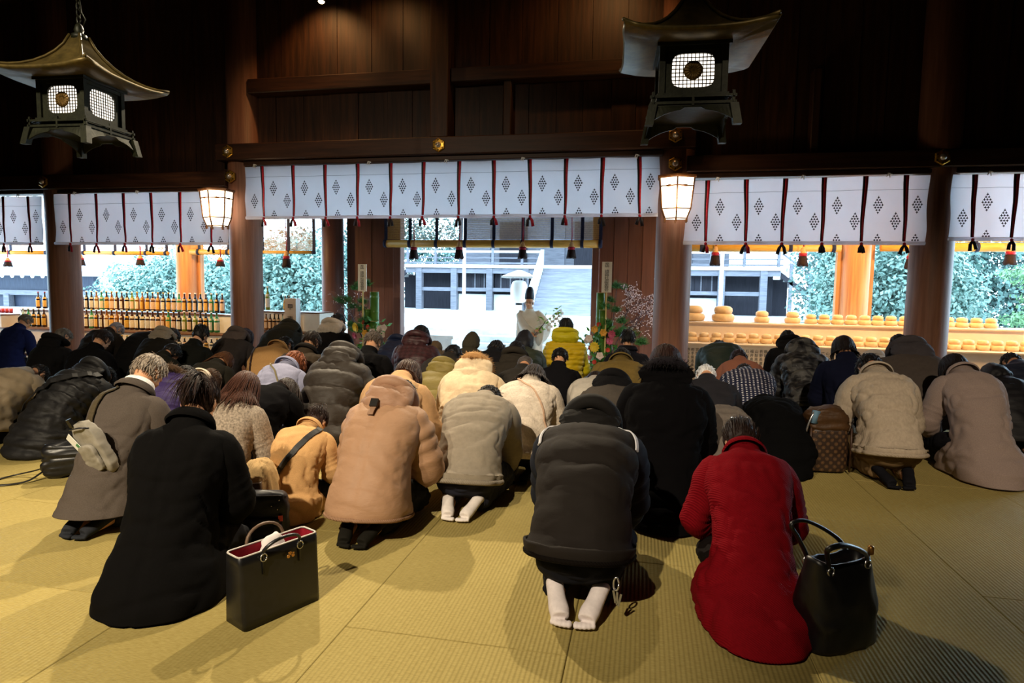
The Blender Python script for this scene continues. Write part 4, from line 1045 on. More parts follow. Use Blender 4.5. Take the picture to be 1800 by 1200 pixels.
P((2.93, 7.80), 'person with black hair left of the far right pillar', 'B', 0.965, 1.0, 'jacket', '#121114', 'cotton', .04, hd='short', hc='#0f0b0a')
P((2.53, 7.40), 'person in a pale hood beyond the navy coat', 'C', 0.895, .95, 'jacket', '#5a544e', 'cotton', .04, hood='down', hoodc='#b5ada6', hoodT=.08, hd='short')
P((-9.02, 7.50), 'person with grey-white hair in a bright navy blue sweater at left', 'B', 0.922, 1.05, 'sweater', '#141c46', 'cotton', .04, hd='short', hc='#55504c')
P((-6.42, 5.70), 'person with grey hair in a black hooded coat near the left pillar', 'B', 0.894, 1.05, 'jacket', '#0e0d0e', 'cotton', .055, hood='down', hoodT=.09, hd='short', hc='#4a443e')
P((-7.40, 7.30), 'person with silver hair in a dark jacket right of the left pillar', 'C', 0.982, 1.1, 'jacket', '#1c1816', 'cotton', .05, hd='short', hc='#6a6a72')
# ------------------------------------------------------------------ outer pillars, boards and blinds beyond the hall
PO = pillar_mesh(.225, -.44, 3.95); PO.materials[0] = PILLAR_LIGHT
for x, lb in ((-9.76, 'pale round pillar behind the sake bottles, lit from above'), (3.645, 'pale orange-lit round pillar behind the rows of rice cakes'), (-6.32, 'round pillar left of the red-brown door boards')):
    o = link('pillar', PO if x != -6.32 else PO.copy(), None, (x, 12.2, 0)); tag(o, lb, 'pillar')
    if x == -6.32: o.data.materials[0] = DOORWOOD
    else:
        sgn = ((-1, 1) if x > 0 else (-1, 1))
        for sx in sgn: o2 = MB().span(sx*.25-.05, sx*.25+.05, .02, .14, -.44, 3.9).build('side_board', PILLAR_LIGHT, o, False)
def boards(nm, x0, x1, y, n):
    r = empty(nm, ((x0+x1)/2, y, -.44)); tag(r, kind='structure')
    for i in range(n):
        a, b = x0+(x1-x0)*i/n, x0+(x1-x0)*(i+1)/n
        MB().span(a-(x0+x1)/2+.004, b-(x0+x1)/2-.004, -.03-.012*(i % 2), .03, 0, 4.0).build('plank', DOORWOOD, r, False)
    MB().span(-(x1-x0)/2, (x1-x0)/2, .03, .05, 0, 4.0).build('light_stop_board', DOORWOOD, r, False)  # unseen board, added to stop daylight coming through the plank gaps
    return r
boards('door_1', -6.06, -4.95, 12.34, 4); boards('door_2', -.84, .22, 12.34, 4)
trim(-4.96, -4.80, 12.1, 12.34, -.44, 3.9, DOORWOOD); trim(-.97, -.83, 12.1, 12.34, -.44, 3.9, DOORWOOD)
trim(-16.5, 9, 11.78, 12.35, 3.55, 3.9, WOODH)
trim(-16, 10, 9.4, 15.2, 3.95, 4.1, WOODH)  # unseen eave slab, added to block direct sky light
SLAT = noisy('bamboo_slat', '#b58a4a', '#d0a863', 30, .5, bump=.1)
ROLLB = noisy('bamboo_roll', '#c08c34', '#dcae52', 6, .45, (1, 30, 30), .2, .004)
BANDB = noisy('navy_band', '#161a30', '#22284a', 40, .7, bump=.1)
def blind(x0, x1, zr, r_, ztop, bands, label, lit=True):
    o = empty('bamboo_blind', ((x0+x1)/2, 12.0, zr), 0, label, 'blind', 'half-rolled bamboo blinds beyond the pillars'); cx = (x0+x1)/2
    m = MB(); z = r_+.02
    while z < ztop-zr: m.box((0, 0, z), (x1-x0, .006, .0085)); z += .0145
    m.build('slat_screen', SLAT, o, False)['kind'] = 'stuff'
    MB().lathe([(r_*.3, 0), (r_, .002), (r_, x1-x0-.002), (r_*.3, x1-x0)], 18, rot=rotm(0, R(90), 0), c=((x0-cx), -.02, 0)).build('rolled_bottom', ROLLB, o)
    for b in bands:
        MB().box((b-cx, -.005, (ztop-zr)/2), (.062, .012, ztop-zr)).build('band', BANDB, o, False)
        MB().lathe([(r_+.004, -.031), (r_+.006, -.03), (r_+.006, .03), (r_+.004, .031)], 18, rot=rotm(0, R(90), 0), c=(b-cx, -.02, 0)).build('band_wrap', BANDB, o)
    return o
blind(-5.09, -.78, 2.215, .075, 3.56, [-5.06, -4.55, -4.0, -3.42, -2.85, -2.28, -1.72, -1.15, -.81], 'wide bamboo blind with navy bands under the middle curtain')
blind(-8.06, -6.6, 2.035, .035, 3.56, [-7.8, -7.2, -6.63], 'bamboo blind between the left wall-lantern pillar and the round outer pillar')
blind(-12.5, -10.05, 2.0, .045, 3.56, [-12.2, -11.4, -10.6, -10.1], 'bamboo blind above the wide row of sake bottles')
blind(-9.5, -8.2, 2.03, .06, 3.56, [-9.3, -8.6], 'bamboo blind right of the pale outer pillar at left')
blind(-16, -13.0, 2.0, .045, 3.56, [-15.2, -14.2, -13.2], 'bamboo blind at the far left edge')
blind(.74, 3.32, 2.15, .07, 3.56, [1.0, 1.75, 2.5, 3.2], 'bamboo blind over the lettered cloth and large rice cakes')
blind(3.95, 6.9, 2.17, .075, 3.56, [4.6, 5.4, 6.2], 'bamboo blind at the far right over the small rice cakes')
BRUSH = noisy('dark_brush', '#1c0f10', '#34201c', 50, .8, (8, 8, .6), .4, .005)
BEIGE = noisy('beige_knot', '#b98a58', '#d8ae78', 50, .7, bump=.2)
TS = [(-14.09, 1.88, 1.68, 'at the far left edge'), (-12.13, 1.96, 1.72, 'left of the pillar by the wide bottle row'), (-10.61, 1.95, 1.74, 'above the middle of the bottle row'), (-8.67, 1.92, 1.73, 'left of the left wall lantern pillar'),
      (-7.15, 2.06, 1.72, 'hanging before the bush right of the left wall-lantern pillar'), (-4.41, 2.25, 1.91, 'first from the left under the middle blind'), (-3.49, 2.25, 1.92, 'second from the left under the middle blind'),
      (-2.25, 2.25, 1.93, 'third from the left under the middle blind'), (-1.33, 2.25, 1.94, 'last on the right under the middle blind'), (1.23, 2.17, 1.83, 'just right of the right wall-lantern pillar'),
      (2.68, 2.16, 1.83, 'near the right stairs of the shrine hall'), (4.37, 2.12, 1.8, 'half hidden by the far right pillar'), (5.83, 2.2, 1.88, 'at the far right edge')]
def tassel(h, zb):
    r = empty('tassel')
    m = MB(); m.tube([(0, 0, h), (0, 0, 3.58-zb)], .007, 5); m.tube([(.012, 0, h), (.02, 0, h*1.9)], .005, 5); m.build('cord', RED, r)
    MB().lathe([(.02, h*.98), (.035, h*.9), (.05, h*.72), (.062, h*.66)], 12).build('knot_cap', BEIGE, r)
    MB().lathe([(.064, h*.5), (.068, h*.56), (.068, h*.64), (.06, h*.67)], 14).build('red_band', RED, r)
    m = MB(); a = np.arange(26)/26*2*np.pi; rings = []
    for t, rr in ((0, .065), (.35, .072), (.7, .082), (.97, .09), (1, .07)):
        rings.append(np.stack([rr*(1+.06*np.cos(a*13))*np.cos(a), rr*(1+.06*np.cos(a*13))*np.sin(a), h*.5*(1-t)+.012*np.sin(a*5)*t], 1))
    m.loft(rings[::-1]); m.build('brush', BRUSH, r)
    return r
for x, zt, zb, lb in TS:
    t = tassel(zt-zb, zb); t.location = (x, 11.82, zb); tag(t, 'hanging cord tassel with red band, '+lb, 'tassel', 'tassels under the blinds')

# ------------------------------------------------------------------ sake bottles on stepped stands
CLOTHC = noisy('stand_cloth', '#d3cbbf', '#ddd5ca', 6, .8, bump=.1)
def stand(nm, x0, x1, steps, label):
    r = empty(nm, ((x0+x1)/2, steps[0][0], -.45), 0, label, 'stand'); cx = (x0+x1)/2
    for y0, y1, z in steps:
        MB().span(x0-cx, x1-cx, y0-steps[0][0], y1-steps[0][0], 0, z+.43).build('cloth_step', CLOTHC, r, False)
        MB().span(x0-cx-.01, x1-cx+.01, y0-steps[0][0]-.012, y1-steps[0][0], z+.43, z+.45).build('shelf_board', FRAMEW, r, False)
    return r
stand('display_stand', -12.95, -7.55, [(10.2, 10.62, .06), (10.63, 11.08, .40), (11.09, 11.6, .755)], 'long stepped stand full of sake bottles between the left pillars')
def bottle_meshes(h, r, glass, capm, labm):
    m = MB().lathe([(r*.3, .0), (r*.95, .004), (r, .02), (r, h*.56), (r*.93, h*.62), (r*.55, h*.72), (r*.33, h*.80), (r*.29, h*.93), (r*.36, h*.94), (r*.36, h*.955)], 12)
    g = m.mesh('glass', [glass]); c = MB().lathe([(r*.38, h*.94), (r*.40, h*.95), (r*.40, h), (r*.2, h*1.003)], 10).mesh('cap', [capm])
    a = np.linspace(R(200), R(340), 10)
    lb = MB().loft([[(r*1.012*math.cos(t), r*1.012*math.sin(t), z) for t in a] for z in (h*.12, h*.5)], closed=False).mesh('paper_label', [labm])
    sh = MB().loft([[(rr*1.02*math.cos(t), rr*1.02*math.sin(t), z) for t in a] for rr, z in ((r*.98, h*.585), (r*.72, h*.68))], closed=False).mesh('shoulder_label', [labm])
    return g, c, lb, sh
def glass(n, c): return plain('glass_'+n, c, .12, 0, spec=.6)
GL = {'brown': glass('brown', '#3a1c0a'), 'dark': glass('dark', '#120d0c'), 'green': glass('green', '#2f7a44'), 'amber': glass('amber', '#7a4a12'), 'olive': glass('olive', '#6b7a1e'), 'pale': glass('pale', '#9fb3ad'), 'wine': glass('wine', '#22060c')}
LB = [noisy('label_%d' % i, c, d, 35, .7, bump=0) for i, (c, d) in enumerate((('#c99a4a', '#e3b765'), ('#cdbfa0', '#e2d8c2'), ('#b98e3c', '#d8ad4a'), ('#c8a98c', '#d9bfa5'), ('#b9b6a8', '#dad6cc')))]
CP = [plain('cap_white', '#dedbd6', .5), plain('cap_gold', '#b8902f', .35, .6), plain('cap_black', '#15130f', .5), plain('cap_red', '#8a1620', .45)]
_bm = {}
def bottle(x, y, z, h, r, kind, li, ci, label, group):
    k_ = (h, r, kind, li, ci)
    if k_ not in _bm: _bm[k_] = bottle_meshes(h, r, GL[kind], CP[ci], LB[li])
    o = empty('sake_bottle' if kind != 'wine' else 'wine_bottle', (x, y, z), rb.uniform(-.5, .5), label, 'bottle', group)
    g, c, lb, sh = _bm[k_]
    link('glass', g, o); link('cap', c, o); link('paper_label', lb, o)
    if kind != 'pale': link('shoulder_label', sh, o)
rb = random.Random(11)
kinds1 = 'brown brown dark dark amber green brown amber brown brown dark olive amber amber brown brown amber dark dark dark green brown dark dark dark brown green dark brown'.split()
for i, kd in enumerate(kinds1):
    x = -11.78+i*.1245
    bottle(x, 11.34, .776, .395, .050, kd, rb.randrange(5), rb.choice((0, 0, 1)), '%s glass sake bottle in the top row, %s to the right of the left pillar' % (kd, ORD[i]), 'sake bottles in the top row')
kinds2 = 'brown dark brown brown green brown brown amber brown amber brown dark brown dark dark brown brown dark amber green brown dark olive dark olive dark dark green green'.split()
for i, kd in enumerate(kinds2):
    x = -11.42+i*.1195
    bottle(x, 10.86, .421, .40, .052, kd, rb.randrange(5), rb.choice((0, 0, 1, 2)), '%s glass sake bottle in the second row, %s to the right of the left pillar' % (kd, ORD[i]), 'sake bottles in the second row')
for i in range(24):
    x = -10.4+i*.115
    bottle(x, 10.42, .081, .27, .042, rb.choice(('brown', 'dark', 'dark', 'green')), rb.randrange(5), rb.choice((0, 1)), 'short bottle in the lowest visible row, %s from its left end' % ORD[i], 'short bottles in the lowest row')
for i, (x, kd, ci) in enumerate(((-12.72, 'wine', 3), (-12.55, 'wine', 3), (-12.38, 'green', 0), (-12.2, 'dark', 0))):
    bottle(x, 11.3, .776, .36+.02*(i > 1)+.03*(i == 3), .047, kd, 0, ci, ('dark wine bottle with a red cap, outermost left of the left pillar', 'dark wine bottle with a red cap beside the green bottle', 'green bottle with white cap left of the left pillar', 'black bottle touching the left pillar in the picture')[i], 'bottles left of the left pillar')
for i in range(5):
    bottle(-12.6+.13*i, 10.84, .421, .38, .05, ('pale', 'green', 'dark', 'dark', 'brown')[i], (1, 0, 0, 0, 2)[i], 0, '%s bottle in the second row left of the left pillar' % ('clear', 'green', 'black glass', 'almost black', 'brown glass')[i], 'bottles in the second row left of the pillar')
stand('cup_stand', -15.0, -13.0, [(10.7, 11.4, .66)], 'low stand of small cups at the far left')
cupm = [MB().lathe([(.02, 0), (.034, .004), (.04, .10), (.036, .10), (.03, .01)], 12).mesh('cup', [plain('cup_'+str(i), c, .4)]) for i, c in enumerate(('#d8a45a', '#c0444e'))]
for i in range(14):
    o = link('cup', cupm[0 if i < 9 else 1], None, (-14.4+i*.105, 10.95, .681)); tag(o, '%s small cup on the low stand, %s from the left' % ('amber' if i < 9 else 'red', ORD[i]), 'cup', 'small cups at the far left')
stand('bottle_stand', -7.35, -5.9, [(10.55, 10.84, .50), (10.85, 11.4, .86)], 'small white stepped stand right of the left wall-lantern pillar')
WB = noisy('white_box', '#cfc9c6', '#dad5d2', 5, .7, bump=.05)
INK = plain('ink', '#1a1718', .8)
b1 = MB().span(-.115, .115, -.08, .08, 0, .60).build('box', WB, None, False, (-6.34, 10.66, .521)); tag(b1, 'tall white box with two written characters beside the sake bottles', 'box')
text_mesh('lettering', '甲東', .12, INK, b1, (0, -.082, .50), gap=1.9)
b2 = MB().span(-.075, .075, -.08, .08, 0, .60).build('box', WB, None, False, (-7.22, 10.66, .521)); tag(b2, 'plain white box half hidden by the left wall-lantern pillar', 'box')
for i in range(6): bottle(-6.98+i*.085, 10.68, .521, .30, .036, ('amber', 'amber', 'brown', 'dark', 'dark', 'pale')[i], 3, 2, 'slim %s bottle left of the written white box, %s from the left' % (('amber', 'amber', 'brown', 'black', 'black', 'clear')[i], ORD[i]), 'slim bottles before the written box')
for i in range(3): bottle(-6.68+i*.085, 10.98, .881, .28, .036, ('amber', 'brown', 'brown')[i], 2, 0, '%s bottle on the upper step behind the slim bottles, %s from the left' % (('amber', 'brown', 'brown')[i], ORD[i]), 'bottles on the upper step')
for i in range(2): bottle(-7.16+i*.11, 10.98, .881, .45, .045, ('dark', 'olive')[i], 4, 0, 'tall %s bottle next to the half hidden white box' % ('dark', 'olive')[i], 'tall bottles by the pillar')

# ------------------------------------------------------------------ offering tables with stacked round rice cakes
TC = noisy('offering_cloth', '#e0cdb8', '#e8d8c6', 4, .8, bump=.08)
MOCHI = noisy('rice_cake', '#e0bf92', '#ebd0a8', 12, .55, bump=.06)
t1 = empty('offering_table', (3.8, 10.75, -.45), 0, 'upper offering table under a pale cloth with the back row of rice cakes', 'table')
MB().span(-3.15, 3.3, .02, .6, 0, 1.30).build('cloth', TC, t1, False); MB().span(-3.17, 3.32, 0, .62, 1.30, 1.32).build('table_board', TC, t1, False)
t2 = empty('offering_table', (3.8, 10.15, -.45), 0, 'lower offering table whose front cloth is lettered with prefecture names', 'table')
MB().span(-3.15, 3.3, .02, .58, 0, 1.0).build('cloth', TC, t2, False); MB().span(-3.17, 3.32, 0, .59, 1.0, 1.02).build('table_board', TC, t2, False)
prefs = '青森県 岩手県 宮城県 秋田県 山形県 福島県 茨城県 栃木県 群馬県 埼玉県 千葉県 東京都 新潟県 石川県 福井県 山梨県 長野県 静岡県 岐阜県 愛知県 滋賀県 三重県 京都府 大阪府 兵庫県 奈良県 鳥取県 島根県 岡山県 広島県 山口県 徳島県 香川県 愛媛県 高知県 福岡県'.split()
for i, p in enumerate(prefs):
    text_mesh('lettering', p+'遺族会', .054, INK, t2, (-3.085+i*.067, .018, .945), gap=1.12)
def mochi_mesh(r, h):
    a = MB().lathe([(r*.6, 0), (r*.92, h*.04), (r, h*.22), (r*.97, h*.40), (r*.80, h*.50), (r*.3, h*.52)], 20).mesh('lower_cake', [MOCHI])
    b = MB().lathe([(r*.4, h*.50), (r*.74, h*.53), (r*.80, h*.68), (r*.76, h*.86), (r*.55, h*.97), (r*.2, h)], 20).mesh('upper_cake', [MOCHI])
    p = MB().span(-r*.95, r*.95, -r*.95, r*.95, -.006, 0).mesh('paper_sheet', [WB], False)
    return a, b, p
MM = {k_: mochi_mesh(*k_) for k_ in ((.185, .26), (.125, .19), (.098, .155), (.092, .15))}
def mochi(x, y, z, k_, label, group):
    o = empty('rice_cake_stack', (x, y, z+.006), rb.uniform(0, 3), label, 'rice cake', group)
    for q, n_ in zip(MM[k_], ('lower_cake', 'upper_cake', 'paper_sheet')): link(n_, q, o)
up = [.84, 1.31, 1.92, 2.39, 2.67, 2.87, 3.07, 3.27, 3.47, 3.66, 3.85, 4.05, 4.25, 4.45, 4.66, 4.85, 5.05, 5.25]
for i, x in enumerate(up):
    k_ = (.185, .26) if i < 2 else ((.125, .19) if i < 4 else (.098, .155))
    mochi(x, 11.02, .87, k_, '%s two-tier round rice cake on the upper table, %s from the left' % ({(.185, .26): 'large', (.125, .19): 'medium', (.098, .155): 'small'}[k_], ORD[i]), 'rice cakes on the upper table')
lo = [.78+i*.187 for i in range(26)]
for i, x in enumerate(lo):
    mochi(x, 10.45, .57, (.092, .15), 'small two-tier round rice cake on the lower table, %s from the left' % ORD[i], 'rice cakes on the lower table')

# ------------------------------------------------------------------ new year arrangements of bamboo, pine and plum
BAMBOO = noisy('green_bamboo', '#33591f', '#54792e', 5, .35, (3, 3, .5), .08, .004)
BCUT = plain('cut_bamboo', '#c9b878', .6)
PINE = noisy('pine_needles', '#2c6a38', '#558f50', 20, .6, bump=0)
BARK = noisy('twig_bark', '#4f4048', '#75636b', 30, .8, bump=.3)
BLOOM = plain('white_bloom', '#e6d6da', .6)
LEAF = noisy('glossy_leaf', '#2c6a2e', '#64a04a', 9, .4, bump=.05)
def tuft_mesh(r):
    g = np.random.RandomState(4); m = MB()
    for i in range(230):
        d = g.normal(size=3); d[2] = abs(d[2])*.8+.1; d /= np.linalg.norm(d); s_ = np.cross(d, g.normal(size=3)); s_ /= np.linalg.norm(s_); o = g.normal(size=3)*r*.22
        m.add([o+s_*.005, o-s_*.005, o+d*r*g.uniform(.7, 1.1)], [(0, 1, 2)])
    return m.mesh('pine_tuft', [PINE], False)
TUFT = tuft_mesh(.11)
def flower_mesh(c1, r, n, layers, nm):
    m = MB()
    for L in range(layers):
        for i in range(n):
            a = 2*math.pi*(i+.5*L)/n; el = .25+.55*L/layers; rr = r*(1-.25*L/layers)
            d = np.array((math.cos(a)*math.cos(el), math.sin(el), math.sin(a)*math.cos(el))); t = np.array((-math.sin(a), 0, math.cos(a)))
            w_ = rr*1.6/n*1.7; d[1] *= -1
            m.add([(0, 0, 0), d*rr*.55+t*w_, d*rr, d*rr*.55-t*w_], [(0, 1, 2), (0, 2, 3)])
    m.ell((0, -.012, 0), (r*.2, r*.16, r*.2), 8, 5)
    return m.mesh(nm, [plain('petal_'+c1.strip('#'), c1, .6)])
FL = [flower_mesh('#e3c53a', .10, 12, 3, 'yellow_flower'), flower_mesh('#b8506e', .075, 8, 2, 'pink_flower'), flower_mesh('#d8c8c0', .07, 5, 2, 'white_flower'), flower_mesh('#c03a28', .045, 7, 2, 'red_flower'), flower_mesh('#d9a13a', .07, 6, 2, 'orange_flower'), flower_mesh('#cf7f95', .06, 6, 2, 'rose_flower')]
def leafm():
    m = MB(); m.add([(0, 0, 0), (.025, -.01, .05), (0, -.02, .13), (-.025, -.01, .05)], [(0, 1, 2), (0, 2, 3)]); return m.mesh('leaf', [LEAF], False)
LF = leafm()
def arrangement(x, y, mirror, label, letters, bl, tufts, plum, flowers, sd):
    g = random.Random(sd); o = empty('new_year_arrangement', (x, y, -.45), 0, label, 'flower arrangement', 'new year arrangements beside the middle opening')
    MB().lathe([(.22, 0), (.26, .05), (.28, .5), (.26, .52), (.24, .5), (.05, .49)], 20).build('tub', FRAMEW, o)
    for bx, by, h, r in bl:
        m = MB(); prof = []; z = .4
        while z < h: prof += [(r, z), (r*.985, z+.20), (r*1.05, z+.215), (r*1.05, z+.228), (r, z+.24)]; z += .25
        prof = [(q, min(z_, h)) for q, z_ in prof]; m.lathe(prof+[(r, h)], 18, c=(bx, by, 0)); bb = m.build('bamboo_stalk', BAMBOO, o)
        MB().lathe([(r*.98, h-.002), (r*.98, h+.003), (r*.7, h+.003), (r*.7, h-.06), (.005, h-.06)], 18, c=(bx, by, 0)).build('cut_end', BCUT, bb)
    px, pz, ph = letters
    st = MB().box((px, -.16, (pz+.9)/2), (.022, .02, pz-.9+.5)).build('placard_stick', BCUT, o, False)
    pl = MB().box((px, -.18, pz+ph/2), (.155, .014, ph)).build('placard', noisy('placard_white', '#d6d0c2', '#e2dccf', 5, .7, bump=.04), o, False)
    tx = text_mesh('lettering', '奉納 靖國神社崇敬奉賛会', ph/12.0, INK, pl, (px, -.188, pz+ph-.012), gap=.83); tx.scale = (1.9, 1.12, 1)
    for i, (pts, tf) in enumerate(tufts):
        br = MB().tube(catmull3(pts, 10), np.linspace(.014, .006, 10), 6).build('pine_branch', BARK, o)
        for tx, ty, tz, s_ in tf:
            t_ = link('pine_tuft', TUFT, br, (tx, ty, tz)); t_.scale = (s_, s_, s_*.75); t_.rotation_euler = (0, g.uniform(-.3, .3), g.uniform(0, 6))
    m = MB(); bl_ = MB(); gg = np.random.RandomState(sd)
    def twig(p, d, L, r, lv):
        pts = [p]; 
        for q in range(5):
            d = d+gg.normal(size=3)*.28; d[1] *= .6; d /= np.linalg.norm(d); p = p+d*L/5; pts.append(p)
            if lv < 3 and q > 0 and gg.rand() < .85: twig(p, d+gg.normal(size=3)*.8, L*.6, r*.6, lv+1)
            if lv >= 1 and gg.rand() < plum[2]: bl_.ell(p+gg.normal(size=3)*.008, (.009, .009, .009), 6, 4)
        m.tube(pts, np.linspace(r, r*.4, 6), 5)
    for p, d in zip(plum[0], plum[1]): twig(np.array(p, float), np.array(d, float), .5, .012, 0)
    pb = m.build('plum_branch', BARK, o); pb['kind'] = 'stuff'
    if bl_.n: bl_.build('blossom', BLOOM, pb)['kind'] = 'stuff'
    for fx, fy, fz, k_ in flowers: f_ = link(FL[k_].name, FL[k_], o, (fx, fy, fz)); f_.rotation_euler = (g.uniform(-.3, .5), g.uniform(0, 3), g.uniform(-.5, .5))
    for i in range(290):
        f_ = link('leaf', LF, o, (max(-.32, min(.32, g.gauss(-.03 if mirror else .06, .13))), -.1+g.uniform(-.14, .08), .45+min(.75, abs(g.gauss(.22, .26))))); f_.rotation_euler = (g.uniform(-.8, 1.6), g.uniform(-1.6, 1.6), g.uniform(0, 6)); s_ = g.uniform(.7, 1.2); f_.scale = (s_, s_, s_)
    return o
arrangement(-4.58, 10.3, False, 'new year arrangement with bamboo, pine and a lettered placard left of the middle opening', (-.12, 1.73, .46),
            [(.02, 0, 1.72, .075), (-.10, -.03, 1.42, .06), (.06, -.11, 1.22, .07)],
            [([(-.1, 0, .6), (-.2, 0, 1.1), (-.3, .02, 1.5), (-.25, 0, 1.8)], [(-.25, 0, 1.83, 1.25), (-.12, 0, 1.86, 1.1), (-.35, 0, 1.78, 1), (-.18, -.05, 1.55, 1.1), (-.20, -.05, 1.42, 1.0)]),
             ([(-.1, 0, .7), (-.35, 0, 1.2), (-.58, .02, 1.5)], [(-.6, 0, 1.55, 1.3), (-.5, 0, 1.57, 1.1), (-.38, 0, 1.46, 1.1), (-.4, -.02, 1.15, 1)]),
             ([(.0, -.1, .7), (-.1, -.15, 1.15)], [(-.12, -.15, 1.22, 1.2), (-.2, -.15, 1.1, 1.1), (-.3, -.1, 1.05, 1.1)])],
            ([(-.2, 0, .9), (-.3, 0, 1.0), (-.1, .05, 1.0)], [(-.9, 0, .9), (-1, 0, .5), (-.3, 0, 1)], .12),
            [(-.20, -.25, 1.12, 0), (-.22, -.26, .98, 1), (-.10, -.2, 1.2, 3), (.0, -.22, 1.13, 3), (.08, -.22, 1.05, 2), (.20, -.2, 1.10, 2), (.26, -.2, 1.0, 2), (-.05, -.22, 1.02, 4), (.12, -.22, .98, 3), (.28, -.2, 1.12, 2)], 5)
arrangement(-.62, 10.3, True, 'new year arrangement with bamboo, flowers and plum twigs right of the middle opening', (.05, 1.78, .48),
            [(-.05, 0, 1.77, .065), (-.0, -.11, 1.5, .06), (.1, -.02, 1.3, .06)],
            [([(.1, 0, .6), (.15, 0, 1.2), (.2, .02, 1.85)], [(.2, -.03, 1.88, 1.2), (.32, 0, 1.86, .9), (.1, -.05, 1.66, 1.0), (.05, -.12, 1.55, 1.1), (.2, -.1, 1.5, 1)]),
             ([(.1, -.1, .7), (.3, -.12, 1.1), (.5, -.1, 1.05)], [(.33, -.15, 1.15, 1.5), (.45, -.15, 1.12, 1.4), (.25, -.15, 1.12, 1.3), (.62, -.12, 1.0, 1.3), (.3, -.15, 1.33, 1.1)]),
             ([(.0, -.1, .7), (.1, -.15, 1.2)], [(.08, -.15, 1.3, 1.0)])],
            ([(.2, 0, 1.1), (.35, 0, 1.15), (.3, 0, 1.2), (.4, .02, 1.2)], [(.6, 0, 1), (1, 0, .6), (.4, 0, 1), (1, 0, .9)], .75),
            [(-.1, -.27, .92, 0), (.02, -.25, 1.15, 4), (.16, -.25, 1.13, 1), (.12, -.25, 1.02, 1), (-.12, -.25, 1.2, 4), (.2, -.28, .78, 4), (.3, -.26, .82, 4), (-.22, -.24, .75, 5), (-.1, -.27, .68, 3), (-.02, -.28, .78, 2), (-.2, -.26, 1.05, 2), (.05, -.27, .60, 3), (-.05, -.26, 1.28, 3), (-.24, -.2, 1.02, 2), (.1, -.27, .88, 3), (-.18, -.25, .9, 3)], 9)

